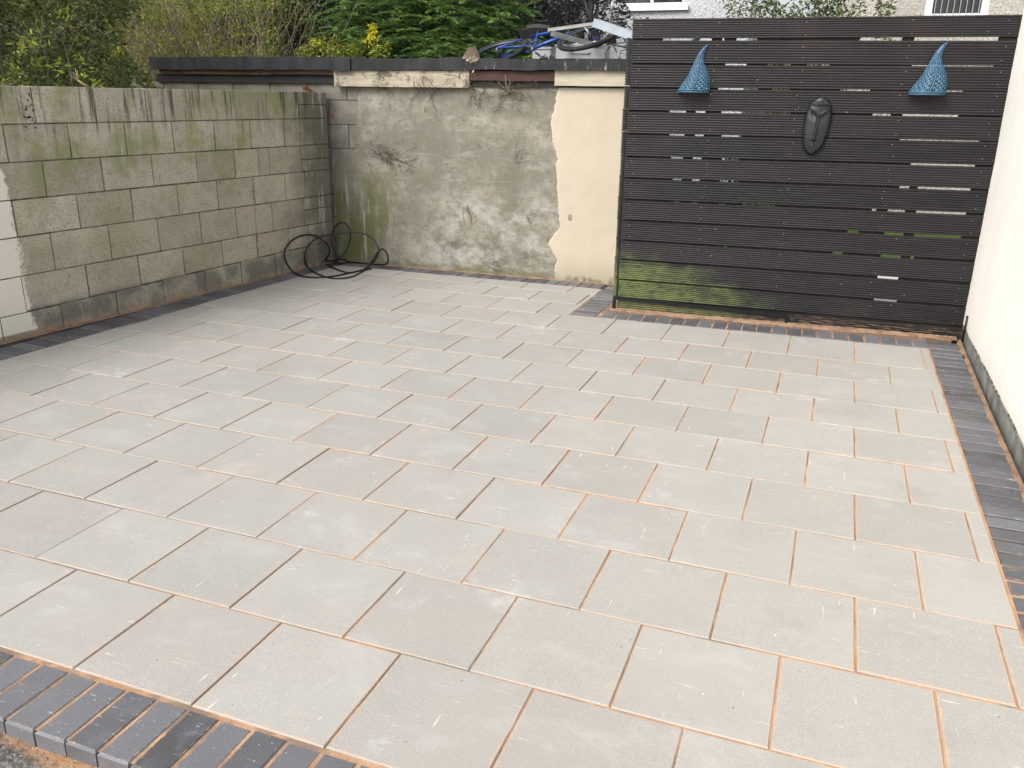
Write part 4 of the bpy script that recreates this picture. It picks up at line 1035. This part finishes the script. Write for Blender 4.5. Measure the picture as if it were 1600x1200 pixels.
# 4 low yellow-green bush with golden spike
shrub('privet_bush', 'low yellow green bush just behind the roof edge with small bright leaves', (-6.4,8.9,-.1),
  [(((-7.2,-5.75),(8.6,8.85),(1.5,2.36)), 120, 80, .12, .05, G2, .42)], 51, [(((-6.9,-5.8),(8.7,9.1),.4), 70, 2.35, (0,0), .004, BARK, .15, .3)])
gs = empty('golden_sprig', Matrix.Translation((-6.0,8.75,1.6)), label='single bright golden yellow leafy spike standing above the low bush', cat='sprig')
rs = np.random.RandomState(3); cc = []
for t in np.linspace(0, 1, 16):
    p = at_y(578+5*t, 64-24*t, 8.7); cc.append(np.array(p)+rs.normal(0,.022,(12,3)))
leaves('foliage', np.concatenate(cc)-np.array((-6.0,8.75,1.6)), .05, GY, gs, 8, .5)
MB().tube([(0,0,0), tuple(np.array(at_y(582,45,8.7))-np.array((-6.0,8.75,1.6)))], .005, 5).build('stem', BARK, gs, True)
# 5 feathery conifer: arching sprays set with short needles
def conifer(label, loc, tips, seed, n_spray, mat, L=.42):
    b = empty('conifer_shrub', Matrix.Translation(loc), label=label, cat='conifer'); rs = random.Random(seed); nv = []; nf = []; tone = []; sg = []
    (x0,x1),(y0,y1),(z0,z1) = tips
    for i in range(n_spray):
        o = Vector((rs.uniform(x0,x1), rs.uniform(y0,y1), rs.uniform(z0,z1)))-Vector(loc)
        a = rs.gauss(-.3 if rs.random() < .5 else PI+.3, .8); d = Vector((math.cos(a), -.55*abs(math.sin(a))-.2, rs.uniform(.0,.5))); d.normalize(); l = L*rs.uniform(.6,1.3); tn = min(1, max(0, rs.gauss(.45,.2)))
        k = 10; p = o.copy(); pts = [p.copy()]
        for j in range(k):
            d.z -= .05; p = p+d.normalized()*l/k; pts.append(p.copy())
            for sgn in (-1, 1):
                for q in range(3):
                    side = d.cross(Vector((0,0,1))).normalized()*sgn; dr_ = (d.normalized()*.8+side*rs.uniform(.3,.9)+Vector((0,0,rs.uniform(-.3,.35)))).normalized()
                    ln = .11*(1-.6*j/k)*rs.uniform(.7,1.2); c = p+Vector((rs.gauss(0,.006),rs.gauss(0,.006),rs.gauss(0,.006))); pw = dr_.cross(Vector((rs.gauss(0,1),rs.gauss(0,1),1))).normalized()*.0075
                    bi = len(nv); nv.extend([c-pw, c+pw, c+dr_*ln]); nf.append((bi,bi+1,bi+2)); tone += [tn-.15, tn-.15, min(1, tn+.2)]
        sg.append(pts)
    me = bpy.data.meshes.new('foliage'); me.from_pydata(nv, [], nf); me.materials.append(mat)
    at = me.attributes.new('tone','FLOAT','POINT'); at.data.foreach_set('value', tone); me.update()
    link(bpy.data.objects.new('foliage', me), b); twigs('stems', sg, BARK, b, .004)
    rs2 = np.random.RandomState(seed); c, t = clumps(((x0,x1),(y0+.25,y1+.4),(z0-.1,z1-.1)), 60, 130, .24, rs2); leaves('inner_foliage', c-np.array(loc), .05, G3, b, seed+3, .3, tone=t)
    MB().tube([(0,0,0),(.05,0,1.2),(0,.1,2.2)], [.06,.05,.03], 8).build('trunk', BARKD, b, True)
conifer('feathery bright green spreading conifer above the middle of the flat roof', (-5.2,9.6,-.1), ((-6.7,-4.3),(8.8,9.8),(1.85,3.2)), 61, 900, G4)
conifer('low dark tipped conifer branches between the feathery conifer and the blue bicycle', (-4.3,9.0,-.1), ((-5.2,-3.7),(8.7,9.1),(1.7,2.35)), 62, 170, G4, .3)
# 6 dull leaved tree behind the bicycles
def tree(label, loc, trunk, crown, mat, seed, size=.09, asp=.4, bark=BARKD, name='tree'):
    b = empty(name, Matrix.Translation(loc), label=label, cat='tree'); rs = np.random.RandomState(seed); rr = random.Random(seed)
    sm = MB(); ends = []
    for pts, r in trunk:
        P = spline(pts, 5); sm.tube(P, [r*(1-.55*i/(len(P)-1)) for i in range(len(P))], 7); ends += P[len(P)//2:]
    sm.build('trunk', bark, b, True)
    tw_ = []
    for i in range(90):
        p = rr.choice(ends).copy(); d = Vector((rr.gauss(0,1), rr.gauss(0,.7), rr.gauss(.2,.6))).normalized(); pts = [p.copy()]
        for j in range(6): d += Vector((rr.gauss(0,.3),rr.gauss(0,.3),rr.gauss(0,.3))); p = p+d.normalized()*.16; pts.append(p.copy())
        tw_.append(pts)
    twigs('branches', tw_, bark, b, .008)
    ce = []; te = []
    for box, k, n, rad in crown:
        c, t = clumps(box, k, n, rad, rs); ce.append(c); te.append(t)
    c = np.concatenate(ce); t = np.concatenate(te)
    leaves('crown', c-np.array(loc), size, mat, b, seed, asp, tone=t); return b
tree('dark tree with dull grey leaves and crooked stems behind the bicycles', (-3.9,10.4,-.1),
  [([(0,0,0),(-.1,0,1.2),(-.35,0,2.2),(-1.0,-.1,3.0),(-1.6,0,3.9)], .09), ([(0.1,0,0),(.12,0,1.6),(.0,0,2.3),(.25,0,3.0),(.1,0,4.0)], .075), ([(.0,0,1.9),(.35,0,2.5),(.15,0,3.2),(.6,0,4.0)], .06), ([(-.3,0,2.0),(-1.1,-.2,2.35),(-1.7,-.3,2.6)], .05)],
  [(((-6.0,-4.3),(10.2,11.2),(2.3,3.8)), 120, 90, .27), (((-4.5,-3.3),(10.2,11.0),(2.6,4.0)), 60, 60, .22), (((-3.6,-2.9),(9.9,10.6),(2.5,3.1)), 5, 45, .13)], G5, 71, .085, .38)
# bushes behind
shrub('back_hedge', 'shadowy hedge filling the gap behind the dull leaved tree', (-5.4,12.6,-.1), [(((-21,-5.6),(12.6,13.8),(1.0,4.6)), 620, 150, .5, .13, G3, .5), (((-5.8,-4.6),(12.4,13.4),(1.0,3.4)), 40, 120, .35, .10, G5, .5)], 81)
# 7 pale bush over the fence top, right of centre
shrub('pale_bush', 'pale green bush showing above the middle of the dark fence', (-.75,9.2,-.1),
  [(((-1.35,-.35),(8.9,9.7),(1.6,2.95)), 75, 70, .19, .06, GP, .42), (((-.4,.1),(9.0,9.5),(2.3,2.68)), 9, 34, .12, .06, GP, .42), (((-1.75,-1.3),(9.0,9.5),(2.45,2.8)), 6, 30, .1, .05, GP, .4)],
  91, [(((-1.4,-.2),(9.0,9.6),.0), 44, 2.7, (0,0), .006, BARK, .12, .25)])
shrub('garden_shrub', 'low dark green shrub standing on the lawn behind the right fence gaps', (.7,13.4,-.1), [(((-2.2,2.4),(13.0,13.8),(0.,.95)), 60, 90, .28, .09, G3, .45)], 92)

# ------------------------------------------------------------------ houses
DA = m_dashing('bluish_white_dashing', (.78,.80,.84), (.56,.58,.62)); DB = m_dashing('warm_grey_dashing', (.66,.62,.56), (.46,.43,.385))
UP = m_simple('white_upvc', (.80,.81,.82), (.74,.75,.76), 3, .4, .5, 0)
GL = Mat('dark_window_glass', .06, (.015,.018,.02), .6).m
def wall_open(name, x0, x1, z0, z1, wins, y, mat, parent, d=.25):
    m = MB(); xs = sorted({x0, x1, *[w_[0] for w_ in wins], *[w_[1] for w_ in wins]}); 
    for a, b in zip(xs[:-1], xs[1:]):
        zs = z0
        for w_ in sorted([w_ for w_ in wins if w_[0] <= a and w_[1] >= b], key=lambda q: q[2]):
            m.box((a, y, zs), (b, y+d, w_[2])); zs = w_[3]
        m.box((a, y, zs), (b, y+d, z1))
    return m.build(name, mat, parent)
ha = empty('house', Matrix.Translation((-3.2,15.,-.1)), label='white pebble dashed house far behind the bicycles and fence', cat='house')
def to(o_, v): return v
W1 = (-1.05+.0, -.10, 3.45, 4.7)
wall_open('wall', -3.4, 1.15, 0, 6.5, [(-1.25,-.02,3.42,4.7)], 0, DA, ha)
fw = MB().box((-1.25,.06,3.42),(-.02,.12,3.48)).box((-1.25,.06,4.64),(-.02,.12,4.7)).box((-1.25,.06,3.48),(-1.19,.12,4.64)).box((-.08,.06,3.48),(-.02,.12,4.64)).box((-.66,.06,3.48),(-.61,.12,4.64)).build('window_frame', UP, ha)
MB().box((-1.19,.085,3.48),(-.66,.095,4.64)).build('pane', GL, fw); MB().box((-.61,.085,3.48),(-.08,.095,4.64)).build('pane', GL, fw)
MB().box((-1.32,-.07,3.34),(.05,.06,3.415)).build('window_sill', UP, ha)
MB().tube([(1.22,-.06,0),(1.22,-.06,6.4)], .035, 10).build('drainpipe', m_simple('grey_pipe_paint', (.30,.31,.32), None, 5, .5, .4, 0), ha, True)
MB().box((-3.6,-.3,6.5),(1.3,.4,6.62)).build('eaves', UP, ha)
hb_ = empty('house', Matrix.Translation((1.2,12.,-.1)), label='warm grey pebble dashed house behind the right end of the fence', cat='house')
wx0, wx1 = -.64, .12
wall_open('wall', -1.75, 1.6, 0, 6.0, [(wx0,wx1,2.9,4.3),(-1.4,-.9,.0,.0)] if False else [(wx0,wx1,2.9,4.3)], 0, DB, hb_)
fw = MB().box((wx0,.0,2.9),(wx1,.09,2.95)).box((wx0,.0,4.25),(wx1,.09,4.3)).box((wx0,.0,2.95),(wx0+.085,.09,4.25)).box((wx1-.085,.0,2.95),(wx1,.09,4.25)).build('window_frame', UP, hb_)
MB().box((wx0+.085,.05,2.95),(wx1-.085,.06,4.25)).build('pane', GL, fw)
for i in range(8):
    X = wx0+.115+i*(wx1-wx0-.23)/7; MB().tube([(X,-.03,2.93),(X,-.03,4.27)], .006, 6).build('window_bar', UP, fw, True)
MB().box((wx0-.05,-.06,2.84),(wx1+.05,.05,2.897)).build('window_sill', m_simple('stone_sill', (.55,.53,.49), None, 4, .8), hb_)
# distant house closing the view on the left side, behind the shrubs
